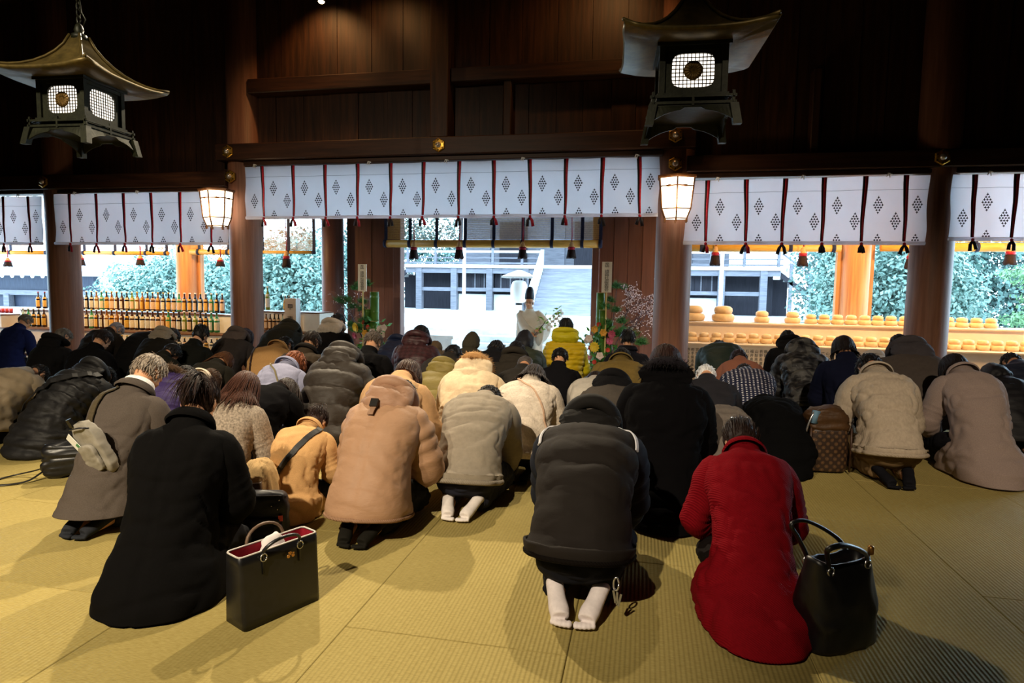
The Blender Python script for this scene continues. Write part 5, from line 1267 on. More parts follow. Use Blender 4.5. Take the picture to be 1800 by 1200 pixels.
# ------------------------------------------------------------------ priest in the court
def priest():
    x0, y0 = -2.05, 11.55
    r = empty('person', (x0, y0, -.45), R(180), 'person in white priestly robes and tall black hat waving a leafy branch', 'person')
    hc = np.array((0, .04, 1.56)); m = MB(); head_shape(m, hc, 4)
    m.tube([(0, -.01, 1.3), (0, .0, 1.42), hc-(0, .02, .02)], (.07, .056, .058), 14); m.ell((0, -.01, 1.2), (.17, .1, .2))
    m.ell((0, 0, .85), (.16, .11, .2)); m.tube([(0, 0, .8), (0, 0, 1.2)], (.14, .14), 14)
    arm = []
    for sx, W in ((-1, (-.24, .36, 1.10)), (1, (-.10, .34, 1.03))):
        S = np.array((sx*.18, -.01, 1.34)); W = np.array(W); E, W = ik(S, W, .29, .26, np.array((sx*1., -.1, -.7))); arm.append((S, E, W, sx))
        m.tube([S, S+(E-S)*.5, E, W], (.055, .046, .038, .027), 12); d = (W-E)/np.linalg.norm(W-E)
        up_ = np.array((0, 0, 1.)); s_ = np.cross(d, up_); s_ /= np.linalg.norm(s_)
        c = W+d*.04; m.ell(c, (.038, .045, .020), 12, 8, rot=np.stack([s_, d, np.cross(s_, d)], 1))
        for i, o in enumerate((-.027, -.009, .009, .026)):
            p0 = c+s_*o+d*.03; m.tube([p0, p0+d*.03, p0+d*.035+np.array((-.02, 0, -.02)), p0+d*.015+np.array((-.03, 0, -.035))], (.0092, .009, .0085, .007), 8)
        m.tube([c+s_*.03*sx, c+s_*.045*sx+d*.03, c+s_*.03*sx+d*.055], (.011, .010, .008), 8)
    for sx in (-1, 1): m.tube([(sx*.09, 0, .8), (sx*.1, 0, .45), (sx*.1, 0, .06)], (.08, .06, .045), 12); m.ell((sx*.1, .06, .035), (.045, .12, .034))
    link('body', remeshed(m, 'body', .008, [SKIN]), r)
    RB = noisy('white_robe', '#cbc4b6', '#d8d2c6', 6, .8, bump=.1, dist=.01)
    rows = [(0, .04, 0, .36, .30, .30), (0, .45, 0, .30, .22, .24), (0, .9, 0, .25, .17, .19), (0, 1.2, 0, .235, .14, .15), (0, 1.34, 0, .19, .105, .11), (0, 1.40, 0, .10, .075, .08), (0, 1.45, 0, .068, .062, .062)]
    S = catmull(rows, 50); th = np.arange(64)/64*2*np.pi+np.pi/2; G = np.array([[(math.cos(t)*q[3], math.sin(t)*q[4]+q[0], q[1]) for t in th] for q in S])
    nr = grid_normals(G); no = Noise(77); v = np.linspace(0, 1, 50)[:, None]; G = G+nr*(.025*no(G, 6, (1.6, 1.6, .25))*np.clip((.7-v)*2, 0, 1)+.008*no(G, 9))[:, :, None]
    m = MB(); m.loft(G); rb_ = m.build('robe', RB, r)
    for S_, E, W, sx in arm:
        k_ = 16; P_ = catmull3([S_+np.array((-sx*.05, 0, .0)), S_, E, W], k_); rings = []
        for i, p in enumerate(P_):
            t = i/(k_-1); d = np.gradient(P_, axis=0)[i]; d /= np.linalg.norm(d); s_ = np.cross(d, (0, 0, 1.)); s_ /= np.linalg.norm(s_); u_ = np.cross(s_, d)
            a = np.arange(20)/20*2*np.pi; dr = .07+.30*max(0, t-.25)**.8
            rings.append(p+np.outer(np.cos(a)*(.075+.02*t), s_)+np.where(np.sin(a)[:, None] < 0, np.outer(np.sin(a)*dr, (0, 0, 1.)), np.outer(np.sin(a)*.07, u_)))
        m = MB(); m.loft(rings); m.build('wide_sleeve', RB, rb_)
    m = MB(); m.loft([[(.07*math.cos(t), .064*math.sin(t)+.005, 1.42+.05*q-.02*math.sin(t)) for t in np.arange(24)/24*6.283] for q in (0, .4, .8)], cap=(False, False)); m.build('collar', RB, rb_)
    # tall black hat
    m = MB(); rings = []
    for z, rx, ry, oy in ((1.615, .080, .098, .03), (1.65, .088, .104, .03), (1.72, .084, .10, .02), (1.79, .072, .09, .005), (1.84, .05, .066, -.01), (1.86, .02, .03, -.015)):
        rings.append([(rx*math.cos(t), oy+ry*math.sin(t), z+.02*math.sin(t)*(z < 1.64)) for t in np.arange(24)/24*6.283])
    m.loft(rings); m.build('tall_hat', noisy('lacquered_gauze', '#0c0d14', '#1a1c28', 60, .5, bump=.3), r)
    hair_ = MB().ell((0, .02, 1.56), (.081, .085, .07)); hair_.build('hair', hairmat('#1a1412'), r)
    gm = MB()
    for sx in (-1, 1):
        gm.tube([(sx*.036+.026*math.cos(t), .137, 1.565+.018*math.sin(t)) for t in np.linspace(0, 6.283, 15)], .0022, 5); gm.tube([(sx*.062, .13, 1.57), (sx*.083, .03, 1.57)], .002, 5)
    gm.tube([(-.01, .138, 1.568), (.01, .138, 1.568)], .002, 5); gm.build('glasses', plain('glasses_frame', '#3a3230', .4), r)
    for sx in (-1, 1): MB().ell((sx*.034, .124, 1.566), (.012, .005, .006), 10, 6).build('eye', plain('dark_eye', '#1a1210', .3), r)
    MB().ell((0, .132, 1.505), (.019, .004, .005), 10, 6).build('lips', plain('lips', '#8d4c44', .5), r)
    MB().span(-.20, .0, -.06, .06, 0, .02)
    for sx in (-1, 1): MB().box((sx*.1, .07, .02), (.11, .27, .05)).build('shoe', BLACKMETAL, r)
    # leafy branch held across the chest
    b = empty('sacred_branch', (x0+.22, y0-.40, .62), 0, 'leafy evergreen branch with white paper streamers held by the priest', 'branch')
    pts = catmull3([(-.08, 0, -.12), (.05, -.02, .05), (.22, -.03, .24), (.42, -.03, .40)], 10); MB().tube(pts, np.linspace(.010, .004, 10), 6).build('stem', BARK, b)
    g = random.Random(2)
    LP = noisy('fresh_leaf', '#5f9a2a', '#8fbf4a', 9, .45, bump=.04); me = LF.copy(); me.materials[0] = LP
    for i in range(44):
        t = g.uniform(.25, 1); p = pts[min(9, int(t*9))]; f_ = link('leaf', me, b, (p[0]+g.gauss(0, .05), p[1]+g.gauss(0, .03), p[2]+g.gauss(0, .06)-.03)); f_.rotation_euler = (g.uniform(-1.5, 1.5), g.uniform(-2.5, 2.5), g.uniform(0, 6)); s_ = g.uniform(.5, .85); f_.scale = (s_, s_, s_)
    for i in range(9):
        p = pts[5+i % 5]; m = MB(); q = np.array(p)
        for k2 in range(4): m.box(q+np.array((.03*(k2 % 2), -.01, -.03-.045*k2)), (.045, .002, .05), rotm(0, .35*(-1)**k2, i)); 
        m.build('paper_streamer', plain('white_paper', '#dcd8d2', .8), b, False)
priest()

# ------------------------------------------------------------------ court: terrace, lantern, poles
st1 = MB().span(-40, 40, 17.0, 60, -.45, .22).build('terrace', STONE, smooth=False); tag(st1, kind='structure')
st2 = empty('terrace_steps', (-2.9, 16, -.45)); tag(st2, kind='structure')
for i in range(3): MB().span(-2.6, 2.6, .25*i, 1.0, .17*i, .17*(i+1)).build('step', STONE, st2, False)
pv = empty('stone_plinth', (-6.2, 14.0, -.45), 0, 'low white stone plinth left of the priest in the court', 'plinth')
MB().span(-1.6, 1.9, 0, 1.2, 0, .62).build('block', STONE, pv, False); MB().span(-1.65, 1.95, -.05, 1.25, .62, .70).build('slab', STONE, pv, False)
WOODG = noisy('weathered_wood', '#5f6069', '#757680', 4, .7, (.5, 4, 4), .2, .01, 5, rnd=.1)
WOODGD = noisy('dark_weathered_wood', '#201f28', '#2c2b35', 4, .7, (5, 5, .4), .2, .01, 5)
WHITEP = noisy('white_plaster', '#cfd0d0', '#dadbdb', 3, .8, bump=.05)
for x, lb, zt in ((-6.02, 'tall pale pole before the shrine hall, left of the priest', 3.9), (2.4, 'tall pale pole before the shrine hall, right of the lantern pillar', 3.6)):
    o = MB().lathe([(.062, 0), (.058, zt*.5), (.05, zt)], 12).build('flag_pole', WHITEP, None, True, (x, 21, .22)); tag(o, lb, 'pole')
l = empty('court_lantern', (-3.12, 16, .06), 0, 'round white paper lantern under a little roof left of the priest', 'lantern')
MB().lathe([(.05, 0), (.05, 1.65)], 10, c=(.14, .12, 0)).build('post', WOODG, l)
prof = [(.08, .92)]+[(.225*math.sin(math.pi*(.18+.64*i/12))**.5*(1-.012*(i % 2)), .95+.52*i/12) for i in range(13)]+[(.08, 1.5)]
MB().lathe(prof, 24).build('paper_shade', plain('court_paper', '#e6e4e0', .8), l)
MB().lathe([(.09, .87), (.09, .92)], 16).build('base_ring', BLACKMETAL, l)
m = MB(); m.loft([[(-.40, -.32, 1.56), (.40, -.32, 1.56), (.40, .32, 1.56), (-.40, .32, 1.56)], [(-.40, -.32, 1.60), (.40, -.32, 1.60), (.40, .32, 1.60), (-.40, .32, 1.60)], [(-.05, -.04, 1.76), (.05, -.04, 1.76), (.05, .04, 1.76), (-.05, .04, 1.76)]]); m.build('roof', WHITEP, l, False)

# ------------------------------------------------------------------ shrine hall across the court
sh = empty('shrine_hall', (-2.85, 30, .22), 0, 'weathered wooden shrine hall with veranda, railing and broad stairs across the court', 'building')
def part(nm, a, m, parent=sh): return MB().span(*a).build(nm, m, parent, False)
part('veranda_floor', (-8.85, 8.85, 0, 4, 2.06, 2.22), WHITEP)
part('floor_beam', (-8.8, 8.8, .1, .3, 1.80, 2.05), WOODG)
for i in range(10):
    x = -8.1+i*1.8
    part('post', (x-.15, x+.15, .05, .35, 0, 2.06), WOODG)
    if i < 9:
        part('tie_beam', (x+.15, x+1.65, .12, .28, .92, 1.10), WOODG)
        if i not in (1, 2, 7, 8) or True:
            if i in (0, 8):
                continue
            part('slatted_panel', (x+.15, x+1.65, .6, .7, 1.1, 1.8), WOODGD); part('plaster_panel', (x+.15, x+1.65, .45, .6, 0, .78), WHITEP)
            for q in range(6): part('panel_slat', (x+.2+q*.24, x+.26+q*.24, .56, .6, 1.1, 1.8), WOODG if q % 2 else WOODGD)
for z0, z1 in ((2.80, 2.90), (2.52, 2.58), (2.26, 2.34)):
    part('rail', (-8.9, -1.95, .1, .22, z0, z1), WOODG if z0 < 2.7 else WHITEP); part('rail', (1.95, 8.9, .1, .22, z0, z1), WOODG if z0 < 2.7 else WHITEP)
for i in range(13):
    x = -8.7+i*1.45
    if abs(x) < 1.9: continue
    part('rail_post', (x-.06, x+.06, .08, .24, 2.22, 3.0), WOODG)
for i in range(12):
    part('stair_tread', (-1.8, 1.8, -3.4+i*.29, 0, i*.172, (i+1)*.172), noisy('stair_wood', '#6d6f78', '#84868e', 4, .7, (.4, 4, 4), .15, .01, 5, rnd=.08))
for sx in (-1, 1):
    m = MB(); m.loft([[(sx*1.9+a, y, z) for a, y, z in ((-.08, -3.5, .0), (.08, -3.5, .0), (.08, -3.5, .9), (-.08, -3.5, .9))], [(sx*1.9+a, y, z) for a, y, z in ((-.08, .0, 1.9), (.08, .0, 1.9), (.08, .0, 2.95), (-.08, .0, 2.95))]]); m.build('stair_balustrade', WHITEP, sh, False)
    for i in range(7):
        part('side_stair_tread', ((sx*8.85+sx*i*.33) if sx > 0 else sx*8.85-(i+1)*.33, (sx*8.85+sx*(i+1)*.33) if sx > 0 else sx*8.85-i*.33, .4, 2.2, 1.84-i*.26, 2.04-i*.26), WHITEP)
    m = MB(); m.loft([[(sx*8.85, y, z) for y, z in ((.35, 1.75), (.45, 1.75), (.45, 2.0), (.35, 2.0))], [(sx*11.3, y, z) for y, z in ((.35, -.0), (.45, -.0), (.45, .25), (.35, .25))]]); m.build('side_stringer', WOODGD, sh, False)
    m = MB(); m.loft([[(sx*8.85, y, z) for y, z in ((.3, 2.8), (.4, 2.8), (.4, 2.9), (.3, 2.9))], [(sx*11.3, y, z) for y, z in ((.3, .95), (.4, .95), (.4, 1.05), (.3, 1.05))]]); m.build('side_rail', WOODG, sh, False)
    for i in range(3): part('side_post', (sx*(9.3+i*.8)-.07, sx*(9.3+i*.8)+.07, .35, .5, 0, 2.4-i*.6), WOODG)
    part('side_wall', (sx*9.0-.4, sx*9.0+.4, 1.5, 1.6, 0, 1.7), WOODGD)
part('wall', (-7, 7, 3.4, 3.7, 2.2, 6.0), WOODG)
for i in range(7):
    x = -6+i*2
    part('door_panel', (x-.75, x+.75, 3.3, 3.4, 2.3, 4.6), WOODGD if i in (1, 3, 4) else WOODG)  # the darker panels paint the shade of open doorways
part('under_roof', (-10.5, 10.5, -2.2, 8, 6.0, 6.3), WOODGD)
m = MB(); m.loft([[(-11.5, -3, 6.2), (11.5, -3, 6.2), (11.5, 10, 6.2), (-11.5, 10, 6.2)], [(-7, 2, 9.5), (7, 2, 9.5), (7, 5, 9.5), (-7, 5, 9.5)]]); m.build('roof', WOODGD, sh, False)
part('shade_core', (-8.7, 8.7, 1.2, 3.4, 0, 2.05), WOODGD)  # widened dark block, paints the shade of the open space under the veranda

# dark wing at the left
wg = empty('side_building', (-27.5, 22, -.45), 0, 'dark low building with white eave tile ends at far left beyond the bottles', 'building')
part('wall', (-6, 5.0, .5, .8, 0, 2.0), noisy('dark_blue_board', '#2a3040', '#3a4152', 5, .6, (6, 6, .4), .3, .01, 4), wg)
part('beam', (-6, 5.2, .25, .45, 1.18, 1.38), WOODG, wg)
for i in range(6): part('post', (-5.3+i*2, -5.02+i*2, .2, .45, 0, 1.2), WOODG, wg)
m = MB(); m.loft([[(-6.5, -.6, 2.0), (5.6, -.6, 2.0), (5.6, 5, 2.0), (-6.5, 5, 2.0)], [(-6.5, -.6, 2.2), (5.6, -.6, 2.2), (5.6, 5, 2.2), (-6.5, 5, 2.2)], [(-6.5, 2, 3.4), (5.6, 2, 3.4), (5.6, 2.4, 3.4), (-6.5, 2.4, 3.4)]]); m.build('roof', noisy('pale_roof_tile', '#9aa0a8', '#b4bac0', 8, .6, bump=.2), wg, False)
for i in range(24): MB().lathe([(.02, -.02), (.085, -.01), (.085, .02), (.02, .03)], 10, rot=rotm(R(90), 0, 0), c=(-6.3+i*.5, -.62, 1.98)).build('eave_tile', WHITEP, wg)

# ------------------------------------------------------------------ trees and bushes
def leafmat(n_, a, b): return noisy('foliage_'+n_, a, b, 3, .6, bump=0, spec=.3)
LM = {'blue': leafmat('blue', '#587a74', '#92b0a8'), 'green': leafmat('green', '#4f7a55', '#82ab80'), 'dark': leafmat('dark', '#384f4c', '#5c7a74')}
def tree(nm, x, y, z0, lobes, n, size, kind, label, cat, sd, trunk=True):
    g = np.random.RandomState(sd); r = empty(nm, (x, y, z0), 0, label, cat)
    V = np.zeros((n*4, 3)); F = []
    ar = np.array([l[3]*l[5] for l in lobes]); pick = g.choice(len(lobes), n, p=ar/ar.sum())
    for i in range(n):
        lx, ly, lz, rx, ry, rz = lobes[pick[i]]
        d = g.normal(size=3); d /= np.linalg.norm(d); rr = g.uniform(.35, 1.05)
        rr *= 1+.18*math.sin(d[0]*7+pick[i])*math.cos(d[2]*6+pick[i]*2)
        p = np.array((lx, ly, lz))+d*rr*np.array((rx, ry, rz))
        nrm = d+g.normal(size=3)*.8; nrm[2] += .4; nrm /= np.linalg.norm(nrm); a = np.cross(nrm, g.normal(size=3)); a /= np.linalg.norm(a); b = np.cross(nrm, a); s_ = size*g.uniform(.6, 1.3)
        V[i*4:i*4+4] = [p-a*s_*.5, p+b*s_*.28, p+a*s_*.55, p-b*s_*.28]; F.append((i*4, i*4+1, i*4+2, i*4+3))
    V[:, 2] = np.maximum(V[:, 2], .01)
    m = MB(); m.add(V, F); m.build('foliage', LM[kind], r, False)['kind'] = 'stuff'
    m = MB(); k_ = max(lobes, key=lambda q: q[2])
    m.tube([(0, 0, 0), (.05, 0, k_[2]*.5), (k_[0]*.5, k_[1]*.5, k_[2])], (.16, .12, .05), 8); 
    for l_ in lobes[:5]: m.tube([(.03, 0, l_[2]*.4), (l_[0]*.5, l_[1]*.5, l_[2]*.7), (l_[0], l_[1], l_[2])], (.07, .05, .02), 6)
    m.build('trunk', BARK, r)
tree('broadleaf_bush', -17.6, 20, -.45, [(-.3, 0, 1.3, 1.9, 1.3, 1.3), (1.2, .2, 1.9, 1.9, 1.2, 1.4), (2.6, 0, 1.3, 1.7, 1.2, 1.5), (-.9, -.2, .7, 1.5, 1, .8)], 24000, .14, 'blue', 'big rounded pale bush behind the wide row of sake bottles', 'bush', 1)
tree('broadleaf_bush', -13.6, 21.8, -.45, [(-.6, 0, 1.5, 1.7, 1.2, 1.8), (.9, 0, 1.7, 1.6, 1.2, 1.7)], 17000, .14, 'blue', 'pale bush seen behind the left wall-lantern pillar', 'bush', 2)
tree('camellia_bush', -11.0, 19, -.45, [(-.8, 0, 1.3, 1.3, 1.1, 1.6), (.6, 0, 1.1, 1.3, 1.0, 1.5), (-.2, .3, 2.5, 1.5, 1, 1.0)], 17000, .15, 'blue', 'leafy camellia bush beyond the small bottle stand and written box', 'bush', 3)
tree('broadleaf_bush', 5.35, 19, -.45, [(0, 0, 1.3, .85, .8, 1.5), (.1, 0, 2.6, .75, .8, 1.0)], 13000, .13, 'blue', 'narrow pale tree left of the orange-lit outer pillar', 'tree', 4)
tree('broadleaf_bush', 7.3, 19.5, -.45, [(-.5, 0, 1.4, 1.2, 1, 1.6), (.7, 0, 1.6, 1.2, 1, 1.7), (0, 0, 3.0, 1.3, 1, 1.1)], 18000, .13, 'blue', 'pale broadleaf tree between the orange-lit pillar and the far right pillar', 'tree', 5)
tree('garden_pine', 10.4, 17.3, -.45, [(-.9, 0, 2.3, 1.2, .9, .35), (.6, 0, 2.7, 1.3, .9, .35), (-.4, .1, 1.7, 1.2, .9, .3), (.9, 0, 1.9, 1.1, .9, .3), (-.2, 0, 3.2, 1.1, .8, .35), (.2, 0, 1.2, 1.3, .8, .25), (-1.2, 0, 1.25, .8, .6, .25)], 12000, .10, 'green', 'green layered pine at the far right of the court', 'tree', 6)
tree('broadleaf_tree', -17.0, 26, -.45, [(-1, 0, 1.6, 2, 1.0, 2.1), (1.5, 0, 1.9, 3, 1.2, 2.4), (4.2, 0, 2.0, 2.2, 1.2, 2.6)], 16000, .2, 'dark', 'hazy trees behind the pale bushes on the left', 'tree', 11)
tree('broadleaf_tree', 9.5, 25, -.45, [(-2.3, 0, 2, 2, 1.2, 2.6), (1, 0, 2.2, 2.6, 1.2, 2.8), (4, 0, 2, 2.6, 1.2, 2.6)], 16000, .2, 'dark', 'hazy trees behind the pine at the right', 'tree', 12)
tree('broadleaf_tree', -19, 47, .22, [(0, 0, 4, 5, 2, 4), (5, 0, 3, 3.5, 2, 3)], 9000, .3, 'dark', 'dark trees left of the shrine hall veranda', 'tree', 7)
tree('broadleaf_tree', 14, 47, .22, [(0, 0, 4, 4.5, 2, 4), (5, 0, 3.5, 4, 2, 3.5)], 9000, .3, 'dark', 'dark tree behind the right stairs of the shrine hall', 'tree', 8)
# ------------------------------------------------------------------ bags and small things on the tatami
LEATHER = noisy('black_leather', '#0b0b0d', '#141418', 30, .38, bump=.15, dist=.002, spec=.5)
REDLIN = noisy('red_lining', '#7d0c1c', '#93142a', 30, .7, bump=.1)
STEEL = plain('steel', '#c9c9cc', .25, .9)
GOLDM = plain('gold_metal', '#c08a4a', .3, .8)
TAUPE = noisy('taupe_leather', '#5d4a3c', '#6b5646', 18, .45, bump=.08)
NAVYN = noisy('navy_nylon', '#0d0e1a', '#151729', 26, .5, bump=.25)
def shell(m, w, d, h, wt=1.0, dt=.5, thick=.008, bulge=.0, mi=0, nseg=9):
    """open-topped bag body, wider at the bottom depth, with an inner wall"""
    def ring(z, off=0):
        t = z/h; ww = w/2*(1+(wt-1)*t)-off; dd = d/2*(1+(dt-1)*t)-off+bulge*math.sin(t*math.pi); pts = []
        for sx, sy in ((-1, -1), (1, -1), (1, 1), (-1, 1)):
            for q in range(4):
                a = {(-1, -1): 180, (1, -1): 270, (1, 1): 0, (-1, 1): 90}[(sx, sy)]+q*30; c = .018
                pts.append((sx*(ww-c)+c*math.cos(R(a)), sy*(dd-c)+c*math.sin(R(a)), z))
        return pts
    m.loft([ring(z) for z in np.linspace(.004, h, nseg)]+[ring(h+.003, thick*.5)], mi, cap=(True, False))
    return ring
def handle(o, x, y, w, h, z0, mat, r=.008, lean=0, nm='handle'):
    pts = [(x-w/2, y, z0-.09), (x-w/2, y, z0)]+[(x-w/2*math.cos(t), y+lean*math.sin(t), z0+h*math.sin(t)) for t in np.linspace(.15, math.pi-.15, 11)]+[(x+w/2, y, z0), (x+w/2, y, z0-.09)]
    b = MB().tube(pts, r, 8, flat=.8).build(nm, mat, o)
    for sx in (-1, 1):
        MB().tube([(x+sx*w/2+.014*math.cos(t), y-.006 if y < 0 else y+.006, z0-.02+.016*math.sin(t)) for t in np.linspace(0, 6.283, 13)], .003, 5).build('buckle', STEEL, b)
# black tote with a red lining beside the black coat
o = empty('tote_bag', (-1.51, 2.36, 0), R(64), 'black leather tote bag with red lining and gold emblem, standing open on the tatami', 'bag')
m = MB(); ring = shell(m, .36, .155, .30, 1.03, .72); m.build('body', LEATHER, o)
m = MB(); m.loft([ring(z, .010) for z in np.linspace(.30, .02, 6)], cap=(False, True)); m.build('lining', REDLIN, o)
MB().tube(ring(.302, .004)+[ring(.302, .004)[0]], .004, 6).build('edge_trim', plain('pale_edge', '#b9b2aa', .4), o)
handle(o, 0, -.062,   .17, .05, .30, LEATHER, .008, -.03); handle(o, 0, .062, .17, .065, .30, TAUPE, .008, .01)
g = np.random.RandomState(8); m = MB(); no = Noise(5); th = np.linspace(.1, 3.04, 14); ph = np.arange(20)/20*6.283
G = np.array([[(math.sin(t)*math.cos(a)*.055, math.sin(t)*math.sin(a)*.035, -.07*math.cos(t)) for a in ph] for t in th]); G = G*(1+.35*no(G, 40))[:, :, None]+np.array((.0, 0, .27)); m.loft(G); m.build('tissue', plain('white_tissue', '#d8d0cf', .9), o)
em = MB(); em.box((0, 0, 0), (.032, .002, .003)); 
for x in (-.011, .011): em.lathe([(.0075, -.001), (.0075, .001), (.005, .0012)], 10, c=(x, 0, -.006), rot=rotm(R(90), 0, 0))
em.ell((-.002, 0, .008), (.010, .0015, .006), 8, 5); em.ell((.014, 0, .004), (.006, .0015, .004), 8, 5); em.build('emblem', GOLDM, o, loc=(.035, -.0745, .255)); 
# taupe tote and folded cream coat behind the black coat
o = empty('tote_bag', (-2.16, 3.02, 0), R(30), 'taupe leather tote bag half hidden behind the long black coat', 'bag')
m = MB(); ring = shell(m, .28, .10, .30, 1.0, .6); m.build('body', TAUPE, o); handle(o, 0, -.03, .12, .09, .30, TAUPE, .010)
def cloth_pile(name, loc, size, mat, label, cat, sd, rz=0, parent=None):
    no = Noise(sd); th = np.linspace(.05, math.pi/2, 18); ph = np.arange(48)/48*6.283
    G = np.array([[(math.sin(t)**.6*math.cos(a)*size[0], math.sin(t)**.6*math.sin(a)*size[1], math.cos(t)*size[2]) for a in ph] for t in th])
    nr = grid_normals(G); d = .10*min(size)*no(G/np.array(size), 1.6, (1, 1, .4))-.10*min(size)*np.exp(-(no(G/np.array(size), 4, (1.6, 1.6, .3))/.15)**2)
    G = G-nr*d[:, :, None]*np.sign(np.mean(nr*G)); G[:, :, 2] = np.maximum(G[:, :, 2], .004)
    m = MB(); m.loft(G[::-1]); o = m.build(name, mat, parent, True, loc); o.rotation_euler[2] = R(rz); tag(o, label, cat); return o
cloth_pile('folded_coat', (-2.13, 3.2, 0), (.12, .18, .38), cloth('#c9a878', 'wool'), 'cream coat bundled on the floor between taupe tote and navy bag', 'coat', 12, 20)
# navy shoulder bag resting against the camel coat
o = empty('shoulder_bag', (-1.97, 3.0, .0), R(22), 'dark navy speckled shoulder bag with small red tag, behind the open tote', 'bag')
def softbox(w, d, h, sd, k=5, amp=.008):
    no = Noise(sd); n, q = 40, 26; rings = []
    for z in np.linspace(-1, 1, q):
        f = (1-abs(z)**k)**(1/k) if abs(z) < 1 else 0; f = max(f, .02)
        rings.append([(math.copysign(abs(math.cos(t))**.45, math.cos(t))*w/2*f, math.copysign(abs(math.sin(t))**.45, math.sin(t))*d/2*f, (z+1)*h/2) for t in np.arange(n)/n*6.283])
    G = np.array(rings); nr = grid_normals(G); sg = np.sign(np.mean(nr*(G-G.mean((0, 1))))); G = G+sg*nr*(amp*no(G, 18)-amp*.8*np.exp(-(no(G, 24, (.6, .6, 1.5))/.13)**2))[:, :, None]; G[:, :, 2] = np.maximum(G[:, :, 2], .003)
    return G
m = MB(); m.loft(softbox(.25, .13, .285, 3)); m.build('body', NAVYN, o)
m = MB(); m.loft(softbox(.20, .04, .13, 4)+np.array((0, -.068, .03))); m.build('front_pocket', NAVYN, o)
MB().tube([(-.12, -.03, .255), (-.08, -.06, .272), (.08, -.06, .272), (.12, -.03, .255)], .004, 6).build('zip', plain('zip_dark', '#1a1b28', .4, .4), o)
MB().box((.095, -.07, .15), (.022, .004, .03)).build('red_tag', plain('red_tag', '#c5423f', .6), o, False)
MB().box((-.126, 0, .13), (.004, .012, .05)).build('red_side_tag', plain('red_tag', '#c5423f', .6), o, False)
for x, z in ((-.07, .24), (-.03, .25), (.05, .22), (.08, .20), (-.05, .1), (-.02, .07), (.09, .25)): MB().ell((x, -.072, z), (.004, .003, .004), 6, 4).build('stud', STEEL, o)
# big black tote beside the red coat
o = empty('tote_bag', (.795, 2.67, 0), R(34), 'large soft black leather tote with long handles beside the red coat', 'bag')
no = Noise(21); rings = []; n = 44
for i, z in enumerate(np.linspace(0, 1, 20)):
    w_, d_ = .165*(1-.16*z**2), (.10+.02*math.sin(z*3))*(1-.55*z**1.5); zz = z*.335
    rings.append([(math.copysign(abs(math.cos(t))**.55, math.cos(t))*w_, math.copysign(abs(math.sin(t))**.6, math.sin(t))*d_, zz+.028*math.cos(t)**2*z*(1 if math.cos(t) < 0 else .3)) for t in np.arange(n)/n*6.283])
G = np.array(rings); nr = grid_normals(G); G = G-nr*(.008*no(G, 9)-.010*np.exp(-(no(G, 13, (1, 1, .4))/.13)**2))[:, :, None]*np.sign(np.mean(nr*(G-G.mean((0, 1))))); G[:, :, 2] = np.maximum(G[:, :, 2], .003)
m = MB(); inner = [G[-1]*np.array((.94, .8, 1))+np.array((0, 0, -z)) for z in (0, .12, .25)]; m.loft(np.concatenate([G, np.array(inner)])); m.build('body', LEATHER, o)
for y, lean, hh in ((-.05, -.06, .11), (.05, .02, .14)):
    pts = catmull3([(-.10, y, .26), (-.105, y*1.05, .335), (-.15, y+lean*.5, .335+hh*.6), (-.18, y+lean, .335+hh), (-.10, y+lean, .335+hh*1.02), (.03, y+lean*.5, .335+hh*.55), (.10, y*1.05, .345), (.10, y, .26)], 40)
    hb_ = MB().tube(pts, .011, 8, flat=.7).build('handle', LEATHER, o)
    for x in (-.10, .10): MB().tube([(x+.016*math.cos(t), y*1.18, .32+.016*math.sin(t)) for t in np.linspace(0, 6.283, 13)], .004, 6).build('ring', STEEL, hb_)
MB().lathe([(.004, -.02), (.012, -.015), (.012, .015), (.004, .02)], 10, c=(.15, -.03, .36)).build('charm', GOLDM, o)
# brown monogram bag by the black coat on the right
def monogram():
    q = NT('monogram_canvas'); tc = q.n('TexCoord'); sep = q.n('SeparateXYZ'); q.l(tc, 'Object', sep, 'Vector'); ad = q.n('Math', operation='ADD'); q.l(sep, 'X', ad, 0); q.l(sep, 'Y', ad, 1)
    cx = q.n('CombineXYZ'); q.l(ad, 0, cx, 'X'); q.l(sep, 'Z', cx, 'Y'); mp = q.n('Mapping'); mp.inputs['Rotation'].default_value = (0, 0, R(45)); mp.inputs['Scale'].default_value = (24, 24, 24); q.l(cx, 'Vector', mp, 'Vector')
    v = q.n('TexVoronoi', Scale=1.0); v.inputs['Randomness'].default_value = 0; q.l(mp, 'Vector', v, 'Vector')
    cr = q.n('ValToRGB'); cr.color_ramp.interpolation = 'CONSTANT'; e = cr.color_ramp.elements; e[0].color = hx('#6b4d30'); e[1].position = .13; e[1].color = hx('#2c1c12'); e3 = e.new(.22); e3.color = hx('#6b4d30'); e4 = e.new(.29); e4.color = hx('#2c1c12')
    q.l(v, 'Distance', cr, 'Fac'); q.l(cr, 'Color', q.b, 'Base Color'); q.b.inputs['Roughness'].default_value = .5; return q.m
MONO = monogram(); BROWNN = noisy('brown_nylon', '#3a2614', '#4d341c', 9, .5, bump=.4, dist=.02)
o = empty('travel_bag', (1.43, 5.27, 0), R(8), 'tall brown monogram bag with a crumpled nylon top, right of the bowed black coat', 'bag')
m = MB(); m.loft(softbox(.30, .20, .36, 6, 9, .004)); m.build('body', MONO, o)
m = MB(); m.loft(softbox(.31, .21, .26, 7, 3, .018)+np.array((0, .0, .26))); m.build('nylon_top', BROWNN, o)
m = MB(); m.tube([(-.15, -.1, .02), (-.152, -.104, .2), (-.15, -.10, .36)], .008, 6); m.tube([(.15, -.1, .02), (.152, -.104, .2), (.15, -.10, .36)], .008, 6); m.build('leather_piping', plain('brown_leather', '#3b2416', .5), o)
